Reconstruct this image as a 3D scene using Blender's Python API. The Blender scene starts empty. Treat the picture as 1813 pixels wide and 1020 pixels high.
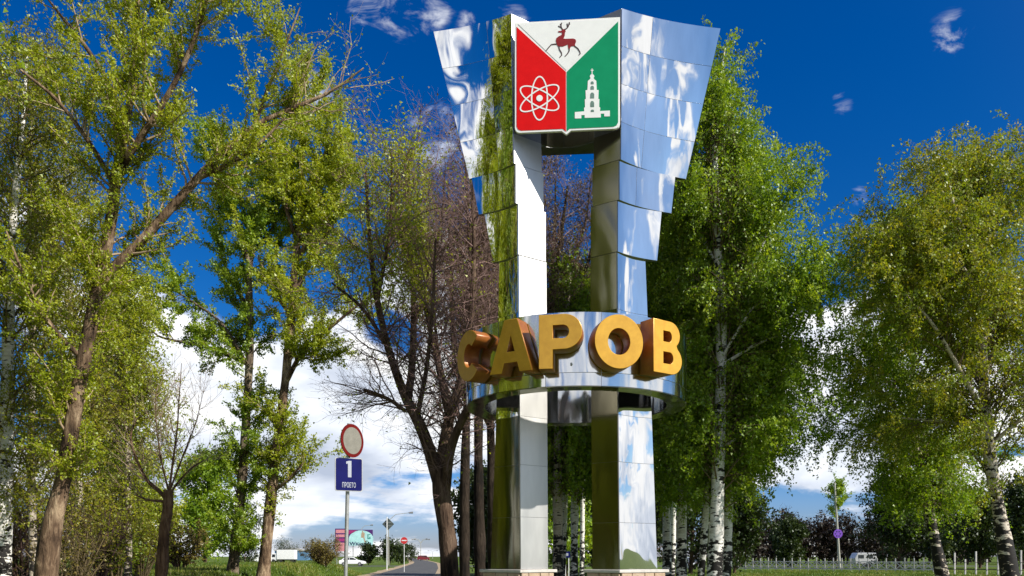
import bpy, bmesh, math, random
import numpy as np
from mathutils import Vector, Matrix

PI = math.pi
scn = bpy.context.scene
col = scn.collection
F = 1450.0            # focal length in photograph pixels (1813 wide)
EYE = 1.6
HOR = 985.0           # horizon row of the photograph

# ------------------------------------------------------------------ camera, sky, sun, exposure
cam_d = bpy.data.cameras.new('camera')
cam = bpy.data.objects.new('camera', cam_d); col.objects.link(cam)
cam.location = (0, 0, EYE); cam.rotation_euler = (PI/2, 0, 0)
cam_d.sensor_width = 36; cam_d.lens = F/1813*36
cam_d.shift_y = (HOR-510)/1813
cam_d.clip_start = 0.1; cam_d.clip_end = 8000
scn.camera = cam

SUN_EL = math.radians(39); SUN_AZ = math.radians(180-61)      # azimuth clockwise from +Y
sunv = Vector((math.sin(SUN_AZ)*math.cos(SUN_EL), math.cos(SUN_AZ)*math.cos(SUN_EL), math.sin(SUN_EL)))
sd = bpy.data.lights.new('sun', 'SUN'); sd.energy = 4.8; sd.angle = math.radians(0.5); sd.color = (1, .95, .86)
so = bpy.data.objects.new('sun', sd); col.objects.link(so)
so.rotation_euler = sunv.to_track_quat('Z', 'Y').to_euler(); so.location = sunv*60
scn.view_settings.view_transform = 'Standard'; scn.view_settings.look = 'None'
scn.view_settings.gamma = 1; scn.view_settings.use_curve_mapping = False
scn.view_settings.exposure = 0.62
scn.cycles.use_denoising = True
scn.cycles.max_bounces = 7; scn.cycles.transparent_max_bounces = 4
scn.cycles.sample_clamp_indirect = 6


class N:
    """small node-tree helper"""
    def __init__(s, nt): s.nt = nt; s.nt.nodes.clear()
    def new(s, t, **kw):
        n = s.nt.nodes.new(t)
        for k, v in kw.items(): setattr(n, k, v)
        return n
    def put(s, n, i, v):
        if hasattr(v, 'node'): s.nt.links.new(v, n.inputs[i])
        else: n.inputs[i].default_value = v
    def math(s, op, a, b=0.0, c=0.0, clamp=False):
        n = s.new('ShaderNodeMath', operation=op, use_clamp=clamp)
        s.put(n, 0, a); s.put(n, 1, b); s.put(n, 2, c)
        return n.outputs[0]
    def vmath(s, op, a, b=(0, 0, 0)):
        n = s.new('ShaderNodeVectorMath', operation=op)
        s.put(n, 0, a); s.put(n, 1, b)
        return n.outputs['Value'] if op in ('DOT_PRODUCT', 'LENGTH') else n.outputs[0]
    def noise(s, vec, scale, detail=4, rough=.5, dist=0.0):
        n = s.new('ShaderNodeTexNoise'); s.put(n, 'Vector', vec)
        n.inputs['Scale'].default_value = scale; n.inputs['Detail'].default_value = detail
        n.inputs['Roughness'].default_value = rough; n.inputs['Distortion'].default_value = dist
        return n.outputs['Fac']
    def ramp(s, fac, stops, interp='LINEAR'):
        n = s.new('ShaderNodeValToRGB'); s.put(n, 0, fac); cr = n.color_ramp; cr.interpolation = interp
        while len(cr.elements) < len(stops): cr.elements.new(.5)
        for e, (p, c) in zip(cr.elements, stops):
            e.position = p; e.color = (*c, 1) if len(c) == 3 else c
        return n.outputs[0]
    def smooth(s, x, lo, hi):
        n = s.new('ShaderNodeMapRange', interpolation_type='SMOOTHSTEP')
        s.put(n, 0, x); s.put(n, 1, lo); s.put(n, 2, hi)
        return n.outputs[0]
    def mix(s, fac, a, b, mode='MIX'):
        n = s.new('ShaderNodeMix', data_type='RGBA', blend_type=mode)
        s.put(n, 0, fac); s.put(n, 6, a); s.put(n, 7, b)
        return n.outputs[2]


def pxdir(px, py): return Vector(((px-906.5)/F, 1, (HOR-py)/F)).normalized()


world = bpy.data.worlds.new('World'); scn.world = world; world.use_nodes = True
w = N(world.node_tree)
sky = w.new('ShaderNodeTexSky', sky_type='NISHITA', sun_disc=False, sun_elevation=SUN_EL, sun_rotation=SUN_AZ)
sky.air_density = 1.0; sky.dust_density = 0.3; sky.ozone_density = 3.0
hs = w.new('ShaderNodeHueSaturation'); hs.inputs['Saturation'].default_value = 1.45; hs.inputs['Value'].default_value = .9
w.put(hs, 'Color', sky.outputs[0])

bg = w.new('ShaderNodeBackground'); bg.inputs[1].default_value = .071
tc = w.new('ShaderNodeTexCoord')
v = tc.outputs['Generated']
sx = w.new('ShaderNodeSeparateXYZ'); w.put(sx, 0, v)
vz = sx.outputs[2]
tint = w.ramp(vz, [(0.0, (.66, .72, 1.30)), (.12, (.52, .78, 1.18)), (.32, (.42, .80, 1.12)), (.6, (.36, .78, 1.15))])
sund = w.vmath('DOT_PRODUCT', v, tuple(sunv))                 # paler, hazier sky round the sun
skyc = w.mix(1.0, hs.outputs[0], tint, 'MULTIPLY')
skyc = w.mix(w.math('MULTIPLY', w.smooth(sund, .24, .98), .72), skyc, w.mix(1.0, sky.outputs[0], (.95, 1.0, 1.0, 1), 'MULTIPLY')); w.put(bg, 0, skyc)
p1 = w.vmath('MULTIPLY', v, (3.1, 3.1, 6.4))
p1 = w.vmath('ADD', p1, (3.7, 1.3, .6))
n1 = w.noise(p1, 1.0, 9, .56, .25)
p2 = w.vmath('ADD', p1, (.10, -.03, .20))
n2 = w.noise(p2, 1.0, 5, .56, .25)
# more cloud towards the horizon, hardly any overhead, more of it on the side the mirrors look at
elev = w.ramp(vz, [(0.0, (.24,)*3), (.06, (.20,)*3), (.17, (.155,)*3), (.30, (.04,)*3), (.40, (-.12+.12,)*3), (.60, (0, 0, 0))])
bias = w.math('SUBTRACT', elev, .135)
back = w.smooth(sx.outputs[1], .1, -.35)
bias = w.math('MULTIPLY_ADD', back, .110, bias)
for px, py, rad, amt in [(430, 690, .13, .16), (650, 700, .12, .13), (230, 420, .11, .17), (1490, 570, .09, .22), (1440, 740, .07, .14),
                         (1600, 640, .08, .12), (760, 490, .05, .13), (340, 480, .03, .05), (350, 450, .10, -.12), (480, 330, .12, -.2),
                         (1460, 430, .06, -.16), (1460, 640, .02, -.10), (690, 600, .03, -.14), (700, 20, .09, -.2), (820, 120, .10, -.12)]:
    d = w.vmath('DOT_PRODUCT', v, tuple(pxdir(px, py)))
    g = w.smooth(d, math.cos(rad*1.6), math.cos(rad*.25))
    bias = w.math('MULTIPLY_ADD', g, amt, bias)
# low cloud lies in torn level streaks
nb_ = w.noise(w.vmath('ADD', w.vmath('MULTIPLY', v, (4.5, 4.5, 21)), (1.7, .4, 2.2)), 1.0, 6, .6, .4)
bias = w.math('MULTIPLY_ADD', w.math('MULTIPLY', w.math('SUBTRACT', nb_, .49), w.smooth(vz, .30, .12)), .62, bias)
gw = w.smooth(w.vmath('DOT_PRODUCT', v, tuple(Vector((-.60, -.58, .52)).normalized())), .80, .99)
bias = w.math('MULTIPLY_ADD', gw, .085, bias)
dens = w.math('ADD', n1, bias)
mask = w.smooth(dens, .525, .615)
up = w.smooth(vz, -.02, .0)
mask = w.math('MULTIPLY', mask, up)
# thin torn wisps high up
wp = w.vmath('MULTIPLY', v, (24, 24, 44)); wn = w.noise(wp, 1.0, 7, .62, .6); wsum = None
for px, py, rad in [(705, 32, .017), (745, 18, .018), (778, 12, .012), (905, 22, .014), (830, 45, .010), (1685, 62, .015), (800, 250, .028), (765, 240, .022), (1520, 350, .008), (1490, 180, .009), (560, 160, .015), (640, 2, .02)]:
    d = w.vmath('DOT_PRODUCT', v, tuple(pxdir(px, py)))
    g = w.smooth(d, math.cos(rad*1.7), math.cos(rad*.1))
    wsum = g if wsum is None else w.math('ADD', wsum, g)
wsum = w.math('MINIMUM', wsum, 1.0)
wmask = w.math('MULTIPLY', w.smooth(w.math('MULTIPLY_ADD', wsum, .17, wn), .585, .86), wsum)
mask = w.math('MAXIMUM', mask, w.math('MULTIPLY', wmask, .55))
lit = w.math('MULTIPLY_ADD', w.math('SUBTRACT', n1, n2), 3.0, .80)
thick = w.smooth(dens, .60, .82)
lit = w.math('MULTIPLY_ADD', thick, -.18, lit)
ccol = w.ramp(lit, [(.25, (.42, .48, .60)), (.62, (.72, .77, .86)), (.9, (1.0, 1.0, 1.0))])
bgc = w.new('ShaderNodeBackground'); bgc.inputs[1].default_value = .80
ccol = w.mix(wmask, ccol, (.95, .97, 1.0, 1))
w.put(bgc, 0, ccol)
ms = w.new('ShaderNodeMixShader'); w.put(ms, 0, mask); w.put(ms, 1, bg.outputs[0]); w.put(ms, 2, bgc.outputs[0])
wo = w.new('ShaderNodeOutputWorld'); w.put(wo, 0, ms.outputs[0])

# ------------------------------------------------------------------ materials
MATS = {}
def mat(name):
    m = bpy.data.materials.new(name); m.use_nodes = True; MATS[name] = m
    return m, N(m.node_tree)
def finish(n, shader):
    o = n.new('ShaderNodeOutputMaterial'); n.put(o, 0, shader)
def principled(n, base, rough=.6, metal=0.0, spec=.5, bump=None, bstr=.2, bdist=.01):
    p = n.new('ShaderNodeBsdfPrincipled')
    n.put(p, 'Base Color', base); n.put(p, 'Roughness', rough); n.put(p, 'Metallic', metal)
    p.inputs['Specular IOR Level'].default_value = spec
    if bump is not None:
        b = n.new('ShaderNodeBump'); n.put(b, 'Height', bump); b.inputs['Strength'].default_value = bstr; b.inputs['Distance'].default_value = bdist
        n.put(p, 'Normal', b.outputs[0])
    return p.outputs[0]
def coords(n, kind='Object'): return n.new('ShaderNodeTexCoord').outputs[kind]

def simple(name, c, rough=.6, metal=0.0, vary=.15, scale=6, spec=.5):
    m, n = mat(name); o = coords(n)
    f = n.noise(o, scale, 5, .6)
    c1 = tuple(x*(1-vary) for x in c); c2 = tuple(min(1, x*(1+vary)) for x in c)
    finish(n, principled(n, n.ramp(f, [(.3, c1), (.7, c2)]), n.math('MULTIPLY_ADD', f, .2, rough-.1), metal, spec))
    return m

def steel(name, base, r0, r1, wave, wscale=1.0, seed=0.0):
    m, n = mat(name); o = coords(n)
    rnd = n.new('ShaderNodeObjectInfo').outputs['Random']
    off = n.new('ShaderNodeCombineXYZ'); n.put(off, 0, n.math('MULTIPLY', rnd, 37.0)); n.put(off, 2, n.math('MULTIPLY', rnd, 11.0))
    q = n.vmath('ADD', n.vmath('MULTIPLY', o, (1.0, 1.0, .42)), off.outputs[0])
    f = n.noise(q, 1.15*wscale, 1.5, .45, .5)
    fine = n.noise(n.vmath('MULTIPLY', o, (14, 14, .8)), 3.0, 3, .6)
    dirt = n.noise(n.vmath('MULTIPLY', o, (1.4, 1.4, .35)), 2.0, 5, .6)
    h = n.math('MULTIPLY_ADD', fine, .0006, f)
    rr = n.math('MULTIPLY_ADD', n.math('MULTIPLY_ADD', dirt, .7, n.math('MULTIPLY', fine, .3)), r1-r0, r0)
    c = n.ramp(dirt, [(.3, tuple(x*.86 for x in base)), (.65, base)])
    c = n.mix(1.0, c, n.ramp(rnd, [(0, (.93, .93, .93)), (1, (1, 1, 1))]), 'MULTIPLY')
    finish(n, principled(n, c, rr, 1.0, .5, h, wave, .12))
    return m
steel('mirror_steel', (.86, .865, .87), .008, .05, .42)
steel('satin_steel', (.66, .65, .635), .36, .52, .12)
steel('brushed_steel', (.25, .235, .17), .09, .17, .25)  # neutral steel; dark olive of reflected trees put into the base colour
steel('ring_steel', (.72, .72, .71), .05, .13, .35, 1.3)
simple('dark_core', (.035, .035, .038), .6)
simple('core_steel', (.30, .30, .31), .35, 1.0)

m, n = mat('gold_paint'); o = coords(n); f = n.noise(o, 5, 6, .7)
finish(n, principled(n, n.ramp(f, [(.3, (.53, .265, .018)), (.7, (.68, .37, .032))]), .30, .18, .6, None))
m, n = mat('gold_side_shade'); o = coords(n); f = n.noise(o, 5, 4, .6)  # same gold as the faces, side shade put into the colour
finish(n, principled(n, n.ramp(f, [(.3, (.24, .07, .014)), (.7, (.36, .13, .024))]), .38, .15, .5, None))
simple('shield_white', (.80, .80, .79), .5, vary=.03, spec=.25)
simple('shield_red', (.66, .004, .005), .55, vary=.06, spec=.12)
simple('shield_green', (.002, .25, .11), .55, vary=.06, spec=.12)
simple('deer_red', (.24, .008, .006), .4)
simple('deer_dark', (.05, .02, .018), .5)
simple('tower_grey', (.12, .20, .17), .5)
m, n = mat('plinth_stone'); o = coords(n); rnd = n.new('ShaderNodeObjectInfo').outputs['Random']
f = n.noise(o, 14, 8, .65)
c = n.ramp(rnd, [(0, (.36, .24, .15)), (.4, (.46, .34, .22)), (.7, (.40, .30, .22)), (1, (.52, .42, .30))])
finish(n, principled(n, n.mix(.5, c, n.ramp(f, [(.3, (.30, .2, .13)), (.7, (.55, .44, .33))])), .85, 0, .3, f, .6, .02))
simple('coping_stone', (.50, .47, .44), .75, scale=9)
simple('mortar', (.22, .19, .16), .9)

def bark(name, c1, c2, c3, sc=1.0, strength=.8):
    m, n = mat(name); o = coords(n)
    q = n.vmath('MULTIPLY', o, (1, 1, .22))
    f = n.noise(q, 9*sc, 8, .68, .6)
    g = n.noise(o, 1.3, 3, .5)
    k = n.math('MULTIPLY_ADD', g, .5, n.math('MULTIPLY', f, .6))
    finish(n, principled(n, n.ramp(k, [(.42, c1), (.55, c2), (.68, c3)]), .9, 0, .2, f, strength, .05))
def birch_bark(name, white, tone, foot=2.6, dark=.13):
    m, n = mat(name); o = coords(n)
    q = n.vmath('MULTIPLY', o, (2.6, 2.6, 5.2))
    f = n.noise(q, 1.5, 5, .6, .3)
    g = n.noise(n.vmath('MULTIPLY', o, (3.0, 3.0, 16)), 1.2, 2, .5)
    sep = n.new('ShaderNodeSeparateXYZ'); n.put(sep, 0, o)
    low = n.smooth(sep.outputs[2], foot, .2)                     # old bark at the foot is cracked and dark
    k = n.math('SUBTRACT', n.math('MULTIPLY_ADD', g, .26, f), n.math('MULTIPLY', low, dark))
    finish(n, principled(n, n.ramp(k, [(.535, (.014, .012, .011)), (.56, tuple(x*.6 for x in tone)), (.585, white), (.85, tone)]), .75, 0, .3, f, .4, .03))
bark('poplar_bark', (.02, .012, .008), (.14, .09, .055), (.38, .28, .18), 1.0, 1.4)
bark('dark_bark', (.016, .010, .008), (.08, .05, .034), (.17, .115, .08), 1.3, 1.2)
bark('warm_bark', (.03, .016, .010), (.13, .075, .045), (.24, .16, .10), 1.2, 1.2)
bark('grey_bark', (.025, .018, .012), (.12, .09, .06), (.27, .22, .16), 1.0, 1.2)
bark('shade_bark', (.008, .006, .005), (.026, .018, .013), (.055, .040, .029), 1.3, 1.2)  # darker bark for the stems by the pillar, shade put into the colour
birch_bark('birch_bark', (.80, .78, .74), (.46, .42, .36))
birch_bark('birch_bark_dull', (.50, .44, .36), (.32, .25, .18))
birch_bark('birch_bark_old', (.56, .50, .42), (.34, .26, .19), 5.0, .17)
simple('pale_twig', (.30, .22, .14), .8)
simple('olive_twig', (.13, .095, .045), .8)
simple('dark_twig', (.065, .042, .036), .8)
simple('purple_twig', (.19, .115, .10), .8)
simple('red_twig', (.055, .028, .022), .8)
simple('fair_twig', (.34, .25, .17), .8)

def leafmat(name, stops, trans=.5):
    m, n = mat(name)
    a = n.new('ShaderNodeAttribute'); a.attribute_name = 'tone'
    c = n.ramp(a.outputs['Fac'], stops)
    d = n.new('ShaderNodeBsdfDiffuse'); n.put(d, 0, c)
    t = n.new('ShaderNodeBsdfTranslucent'); n.put(t, 0, n.mix(1.0, c, (1.15, 1.1, .55, 1), 'MULTIPLY'))
    mx = n.new('ShaderNodeMixShader'); n.put(mx, 0, trans); n.put(mx, 1, d.outputs[0]); n.put(mx, 2, t.outputs[0])
    g = n.new('ShaderNodeBsdfGlossy'); n.put(g, 0, (.8, .85, .8, 1)); g.inputs['Roughness'].default_value = .45
    m2 = n.new('ShaderNodeMixShader'); n.put(m2, 0, .035); n.put(m2, 1, mx.outputs[0]); n.put(m2, 2, g.outputs[0])
    finish(n, m2.outputs[0])
leafmat('leaf_yellow', [(0, (.17, .25, .010)), (.5, (.33, .39, .014)), (1, (.52, .51, .03))], 0.5)
leafmat('leaf_spring', [(0, (.13, .22, .012)), (.5, (.23, .34, .018)), (1, (.40, .46, .035))], 0.5)
leafmat('leaf_olive', [(0, (.14, .18, .010)), (.5, (.27, .30, .013)), (.85, (.38, .33, .02)), (1, (.45, .28, .02))], 0.5)
leafmat('leaf_birch', [(0, (.12, .22, .009)), (.5, (.21, .33, .012)), (1, (.40, .47, .022))], 0.5)
leafmat('leaf_amber', [(0, (.11, .18, .010)), (.45, (.23, .29, .013)), (1, (.42, .34, .02))], 0.5)
leafmat('leaf_shaded', [(0, (.014, .028, .006)), (.5, (.028, .048, .008)), (1, (.055, .075, .010))], 0.3)  # far trees stand in shade; that shade is put into the leaf colour
leafmat('leaf_bud', [(0, (.075, .05, .028)), (.6, (.125, .085, .04)), (1, (.16, .14, .03))], .2)
leafmat('leaf_wood', [(0, (.014, .009, .008)), (.6, (.028, .016, .013)), (1, (.04, .034, .012))], 0.15)  # reddish bare wood, its dark shading put into the colour
leafmat('leaf_grass', [(0, (.05, .10, .008)), (.5, (.11, .17, .014)), (.9, (.20, .22, .03)), (1, (.28, .24, .08))], .3)
leafmat('leaf_brush', [(0, (.10, .07, .02)), (.5, (.17, .13, .025)), (1, (.22, .20, .03))], .25)

m, n = mat('grass_ground'); o = coords(n)
f = n.noise(o, .35, 6, .6); g = n.noise(o, 5, 8, .7)
k = n.math('MULTIPLY_ADD', g, .6, n.math('MULTIPLY', f, .5))
finish(n, principled(n, n.ramp(k, [(.36, (.035, .055, .010)), (.55, (.075, .12, .014)), (.72, (.15, .16, .04))]), .95, 0, .1, g, .8, .05))
m, n = mat('asphalt'); o = coords(n); f = n.noise(o, 60, 6, .7); g = n.noise(o, .5, 4, .6)
finish(n, principled(n, n.ramp(n.math('MULTIPLY_ADD', f, .4, n.math('MULTIPLY', g, .6)), [(.3, (.05, .05, .05)), (.7, (.10, .097, .09))]), .85, 0, .3, f, .3))
m, n = mat('sandy_soil'); o = coords(n); f = n.noise(o, 8, 7, .7); g = n.noise(o, .6, 4, .6)
finish(n, principled(n, n.ramp(n.math('MULTIPLY_ADD', f, .5, n.math('MULTIPLY', g, .5)), [(.3, (.23, .17, .10)), (.7, (.42, .33, .23))]), .95, 0, .1, f, .6, .03))
simple('concrete', (.42, .41, .39), .85, scale=10)
simple('fence_concrete', (.50, .475, .46), .85, scale=4)
simple('galvanised', (.40, .40, .39), .45, .6, scale=12)
simple('lamp_grey', (.36, .35, .30), .6, scale=4)
simple('black_paint', (.02, .02, .022), .5)
simple('sign_blue', (.0015, .003, .085), .5, vary=.15, spec=.15)
simple('sign_letter', (.36, .38, .44), .4, vary=.05)
simple('sign_red', (.115, .005, .005), .45, spec=.2)
simple('noentry_red', (.55, .03, .03), .4)
simple('sign_grey', (.20, .19, .165), .55, vary=.18, spec=.2)
simple('sign_back', (.06, .075, .07), .6)
simple('purple_sign', (.16, .05, .42), .5)
simple('white_paint', (.78, .78, .77), .35, vary=.04)
simple('silver_paint', (.55, .56, .58), .3, .3, vary=.04)
simple('maroon_paint', (.16, .012, .018), .4)
simple('blue_cladding', (.10, .22, .38), .6, vary=.1)
simple('rubber', (.02, .02, .02), .8)
simple('tail_lamp', (.45, .01, .01), .3)
simple('head_lamp', (.7, .7, .66), .15)
simple('ad_magenta', (.34, .03, .16), .4); simple('ad_pink', (.62, .24, .27), .5); simple('ad_purple', (.07, .015, .14), .4)
simple('ad_cyan', (.42, .72, .72), .4, vary=.2, scale=.6); simple('ad_navy', (.03, .03, .12), .4); simple('ad_tan', (.42, .30, .2), .5)
simple('ad_teal', (.08, .30, .28), .5)
m, n = mat('car_glass'); finish(n, principled(n, (.02, .025, .03, 1), .08, 0, .8))

# ------------------------------------------------------------------ object helpers
def tag(o, label=None, cat=None, group=None, kind=None):
    if label: o['label'] = label
    if cat: o['category'] = cat
    if group: o['group'] = group
    if kind: o['kind'] = kind
    return o
def empty(name, loc, label, cat, group=None, rz=0.0):
    o = bpy.data.objects.new(name, None); col.objects.link(o)
    o.location = loc; o.rotation_euler = (0, 0, rz); o.empty_display_size = .3
    return tag(o, label, cat, group)
def link(name, me, parent=None, mats=()):
    for k in mats: me.materials.append(MATS[k] if isinstance(k, str) else k)
    o = bpy.data.objects.new(name, me); col.objects.link(o)
    if parent is not None: o.parent = parent
    return o
def copy_tree(o, parent=None):
    c = o.copy(); col.objects.link(c); c.parent = parent
    for ch in list(o.children): copy_tree(ch, c)
    return c
def rootloc(o):
    l = Vector((0, 0, 0))
    while o is not None: l += o.location; o = o.parent
    return l

class MB:
    """collects polygons in world coordinates; build() links them as one mesh object relative to its parent"""
    def __init__(s): s.v = []; s.f = []; s.m = []
    def add(s, vs, fs, mi=0):
        k = len(s.v); s.v += [tuple(x) for x in vs]
        for f in fs: s.f.append(tuple(i+k for i in f)); s.m.append(mi)
    def box(s, c, d, mi=0, rz=0.0, M=None):
        x, y, z = d[0]/2, d[1]/2, d[2]/2
        pts = [Vector((a*x, b*y, e*z)) for e in (-1, 1) for a, b in ((-1, -1), (1, -1), (1, 1), (-1, 1))]
        R = M if M is not None else Matrix.Rotation(rz, 3, 'Z')
        s.add([R @ p + Vector(c) for p in pts], [(3, 2, 1, 0), (4, 5, 6, 7), (0, 1, 5, 4), (1, 2, 6, 5), (2, 3, 7, 6), (3, 0, 4, 7)], mi)
    def tube(s, p, q, r0, r1=None, n=10, mi=0, caps=True):
        p, q = Vector(p), Vector(q); r1 = r0 if r1 is None else r1
        ax = (q-p).normalized(); a = ax.orthogonal().normalized(); b = ax.cross(a)
        ring = [(a*math.cos(2*PI*i/n)+b*math.sin(2*PI*i/n)) for i in range(n)]
        vs = [p+d*r0 for d in ring]+[q+d*r1 for d in ring]
        fs = [(i, (i+1) % n, n+(i+1) % n, n+i) for i in range(n)]
        if caps: fs += [tuple(range(n-1, -1, -1)), tuple(range(n, 2*n))]
        s.add(vs, fs, mi)
    def prism(s, poly, O, X, Y, Z, d0, d1, mi=0, side=None):
        """2-D polygon in the X,Y frame at O, raised along Z from d0 to d1"""
        n = len(poly)
        lo = [O+X*a+Y*b+Z*d0 for a, b in poly]; hi = [O+X*a+Y*b+Z*d1 for a, b in poly]
        s.add(lo+hi, [tuple(range(n-1, -1, -1)), tuple(range(n, 2*n))], mi)
        k = len(s.v)-2*n
        for i in range(n):
            j = (i+1) % n
            s.f.append((k+i, k+j, k+n+j, k+n+i)); s.m.append(mi if side is None else side)
    def build(s, name, mats, parent=None, smooth=False, recalc=True, bevel=0.0):
        me = bpy.data.meshes.new(name)
        off = rootloc(parent)
        me.from_pydata([tuple(Vector(p)-off) for p in s.v], [], s.f)
        me.polygons.foreach_set('material_index', s.m)
        if recalc or bevel:
            bm = bmesh.new(); bm.from_mesh(me)
            if recalc: bmesh.ops.recalc_face_normals(bm, faces=bm.faces)
            if bevel:
                es = [e for e in bm.edges if len(e.link_faces) == 2 and e.calc_face_angle() > .7]
                bmesh.ops.bevel(bm, geom=es, offset=bevel, segments=1, affect='EDGES')
            bm.to_mesh(me); bm.free()
        if smooth: me.polygons.foreach_set('use_smooth', [True]*len(me.polygons))
        return link(name, me, parent, mats)

def np_mesh(name, V, Q, mats, parent, tone=None, smooth=False, mi=None):
    """fast quad mesh from numpy arrays (V in world space)"""
    me = bpy.data.meshes.new(name)
    V = np.asarray(V, dtype=np.float32) - np.array(rootloc(parent), dtype=np.float32)
    Q = np.asarray(Q, dtype=np.int32)
    me.vertices.add(len(V)); me.vertices.foreach_set('co', V.ravel())
    me.loops.add(Q.size); me.loops.foreach_set('vertex_index', Q.ravel())
    me.polygons.add(len(Q)); me.polygons.foreach_set('loop_start', np.arange(0, Q.size, Q.shape[1], dtype=np.int32))
    if smooth: me.polygons.foreach_set('use_smooth', np.ones(len(Q), dtype=bool))
    me.update(calc_edges=True)
    if tone is not None:
        a = me.attributes.new('tone', 'FLOAT', 'FACE'); a.data.foreach_set('value', tone.astype(np.float32))
    return link(name, me, parent, mats)

def W(px, py, Y): return Vector(((px-906.5)/F*Y, Y, EYE+(HOR-py)/F*Y))

def curve_mesh(splines, extrude, bevel=0.0, text=None, size=1.0, offset=0.0):
    """filled 2-D outline (holes allowed) or text turned into a mesh in the XY plane"""
    if text is None:
        cu = bpy.data.curves.new('outline', 'CURVE'); cu.dimensions = '2D'; cu.fill_mode = 'BOTH'
        for pts in splines:
            sp = cu.splines.new('POLY'); sp.points.add(len(pts)-1); sp.use_cyclic_u = True
            for p, (x, y) in zip(sp.points, pts): p.co = (x, y, 0, 1)
    else:
        cu = bpy.data.curves.new('outline', 'FONT'); cu.body = text; cu.size = size; cu.align_x = 'CENTER'; cu.offset = offset; cu.resolution_u = 3
    cu.extrude = extrude; cu.bevel_depth = bevel; cu.bevel_resolution = 1
    ob = bpy.data.objects.new('outline', cu); col.objects.link(ob)
    dg = bpy.context.evaluated_depsgraph_get(); dg.update()
    me = bpy.data.meshes.new_from_object(ob.evaluated_get(dg))
    bpy.data.objects.remove(ob); bpy.data.curves.remove(cu)
    me.materials.clear()
    return me

# ------------------------------------------------------------------ the ground, road and path
RC = [(-60, -5.2), (-20, -5.5), (10, -5.8), (25, -6.3), (40, -7.2), (70, -9.2), (110, -12.5), (200, -21), (500, -60), (1500, -190)]
def road_x(y): return float(np.interp(y, [a for a, b in RC], [b for a, b in RC]))
def sm(x): x = np.clip(x, 0, 1); return x*x*(3-2*x)
def ground_z(x, y):
    ramp = np.interp(y, [-60, 5, 18, 38, 56, 66, 88, 100], [.3, .55, .65, .84, 1.02, .98, .1, 0])
    a = ramp*sm((road_x(y)-3.9-x)/2.2)*sm((x+90)/30)
    b = .72*sm((6.2-math.hypot(x-1.15, y-17.2))/2.6)
    return float(a+b)
xs = np.concatenate([[-3000, -1200, -500, -220, -130], np.arange(-90, -24, 4.), np.arange(-24, 12, .8), np.arange(12, 60, 4.), [80, 130, 220, 500, 1200, 3000]])
ys = np.concatenate([[-800, -200, -80], np.arange(-40, 8, 6.), np.arange(8, 30, .8), np.arange(30, 100, 2.), [104, 112, 125, 150, 200, 320, 600, 1400, 4000]])
gb = MB()
gb.v = [(x, y, ground_z(x, y)) for y in ys for x in xs]
nx = len(xs)
gb.f = [(j*nx+i, j*nx+i+1, (j+1)*nx+i+1, (j+1)*nx+i) for j in range(len(ys)-1) for i in range(nx-1)]; gb.m = [0]*len(gb.f)
tag(gb.build('ground', ['grass_ground'], smooth=True, recalc=False), 'wide lawn and verge under the trees and the monument', kind='structure')
def strip(name, m, h0, h1, z, label, rag=0.0, seed=1):
    rg = random.Random(seed); b = MB(); yy = list(np.arange(-60, 160, 3.))+[180, 220, 300, 500, 900, 1500]
    for y in yy:
        c = road_x(y)
        b.v += [(c+h0+rg.uniform(-rag, rag), y, z), (c+h1+rg.uniform(-rag, rag), y, z)]
    b.f = [(2*i, 2*i+1, 2*i+3, 2*i+2) for i in range(len(yy)-1)]; b.m = [0]*len(b.f)
    return tag(b.build(name, [m], recalc=False), label, kind='structure')
strip('road_verge', 'sandy_soil', -3.75, 3.5, .006, 'bare sandy verge along both sides of the road', .25)
strip('road', 'asphalt', -2.6, 2.6, .012, 'grey asphalt road running away past the mound')
b = MB(); b.add([(-160, 128, .005), (80, 128, .005), (80, 140, .005), (-160, 140, .005)], [(0, 1, 2, 3)])
tag(b.build('cross_road', ['asphalt'], recalc=False), 'far cross road with traffic behind the mound', kind='structure')

# ------------------------------------------------------------------ the monument
ST = Vector((1.15, 17.0, .68))
stele = empty('town_stele', ST, 'tall mirror steel town stele with flaring wings, heraldic shield and gold letters on a ring', 'monument')
rnd = random.Random(5)

def lerp(a, b, t): return a+(b-a)*t
# per side: sections of (z0, z1, corner x, corner y, [ (du, dv) at z0, (du, dv) at z1 ])
YL, YR = 16.32, 16.16
def secs(side):
    if side < 0:
        return [(1.34, 4.4, (.165, .150), YL, ((.60, .52), (.47, .44)), 3, 1),
                (4.4, 7.60, (.150, .130), YL, ((.47, .44), (.385, .40)), 3, 1),
                (7.60, 8.61, (.118, .118), YL-.025, ((.50, .45), (.68, .50)), 1, 1),
                (8.61, 9.39, (.070, .070), YL-.05, ((.75, .55), (.90, .60)), 1, 2),
                (9.39, 12.36, (.035, -.01), YL-.075, ((.91, .68), (1.60, .56)), 4, 2)]
    return [(1.34, 4.4, (2.115, 2.09), YR, ((.84, .52), (.745, .47)), 3, 1),
            (4.4, 7.60, (2.09, 2.07), YR, ((.745, .47), (.63, .45)), 3, 1),
            (7.60, 8.61, (2.075, 2.075), YR-.025, ((.87, .50), (.97, .54)), 1, 1),
            (8.61, 9.39, (2.105, 2.105), YR-.05, ((1.15, .64), (1.24, .68)), 1, 2),
            (9.39, 12.36, (2.13, 2.15), YR-.075, ((1.46, .84), (2.10, .62)), 4, 2)]
INNER = {-1: (.565, .40), 1: (-.49, .33)}

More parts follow.
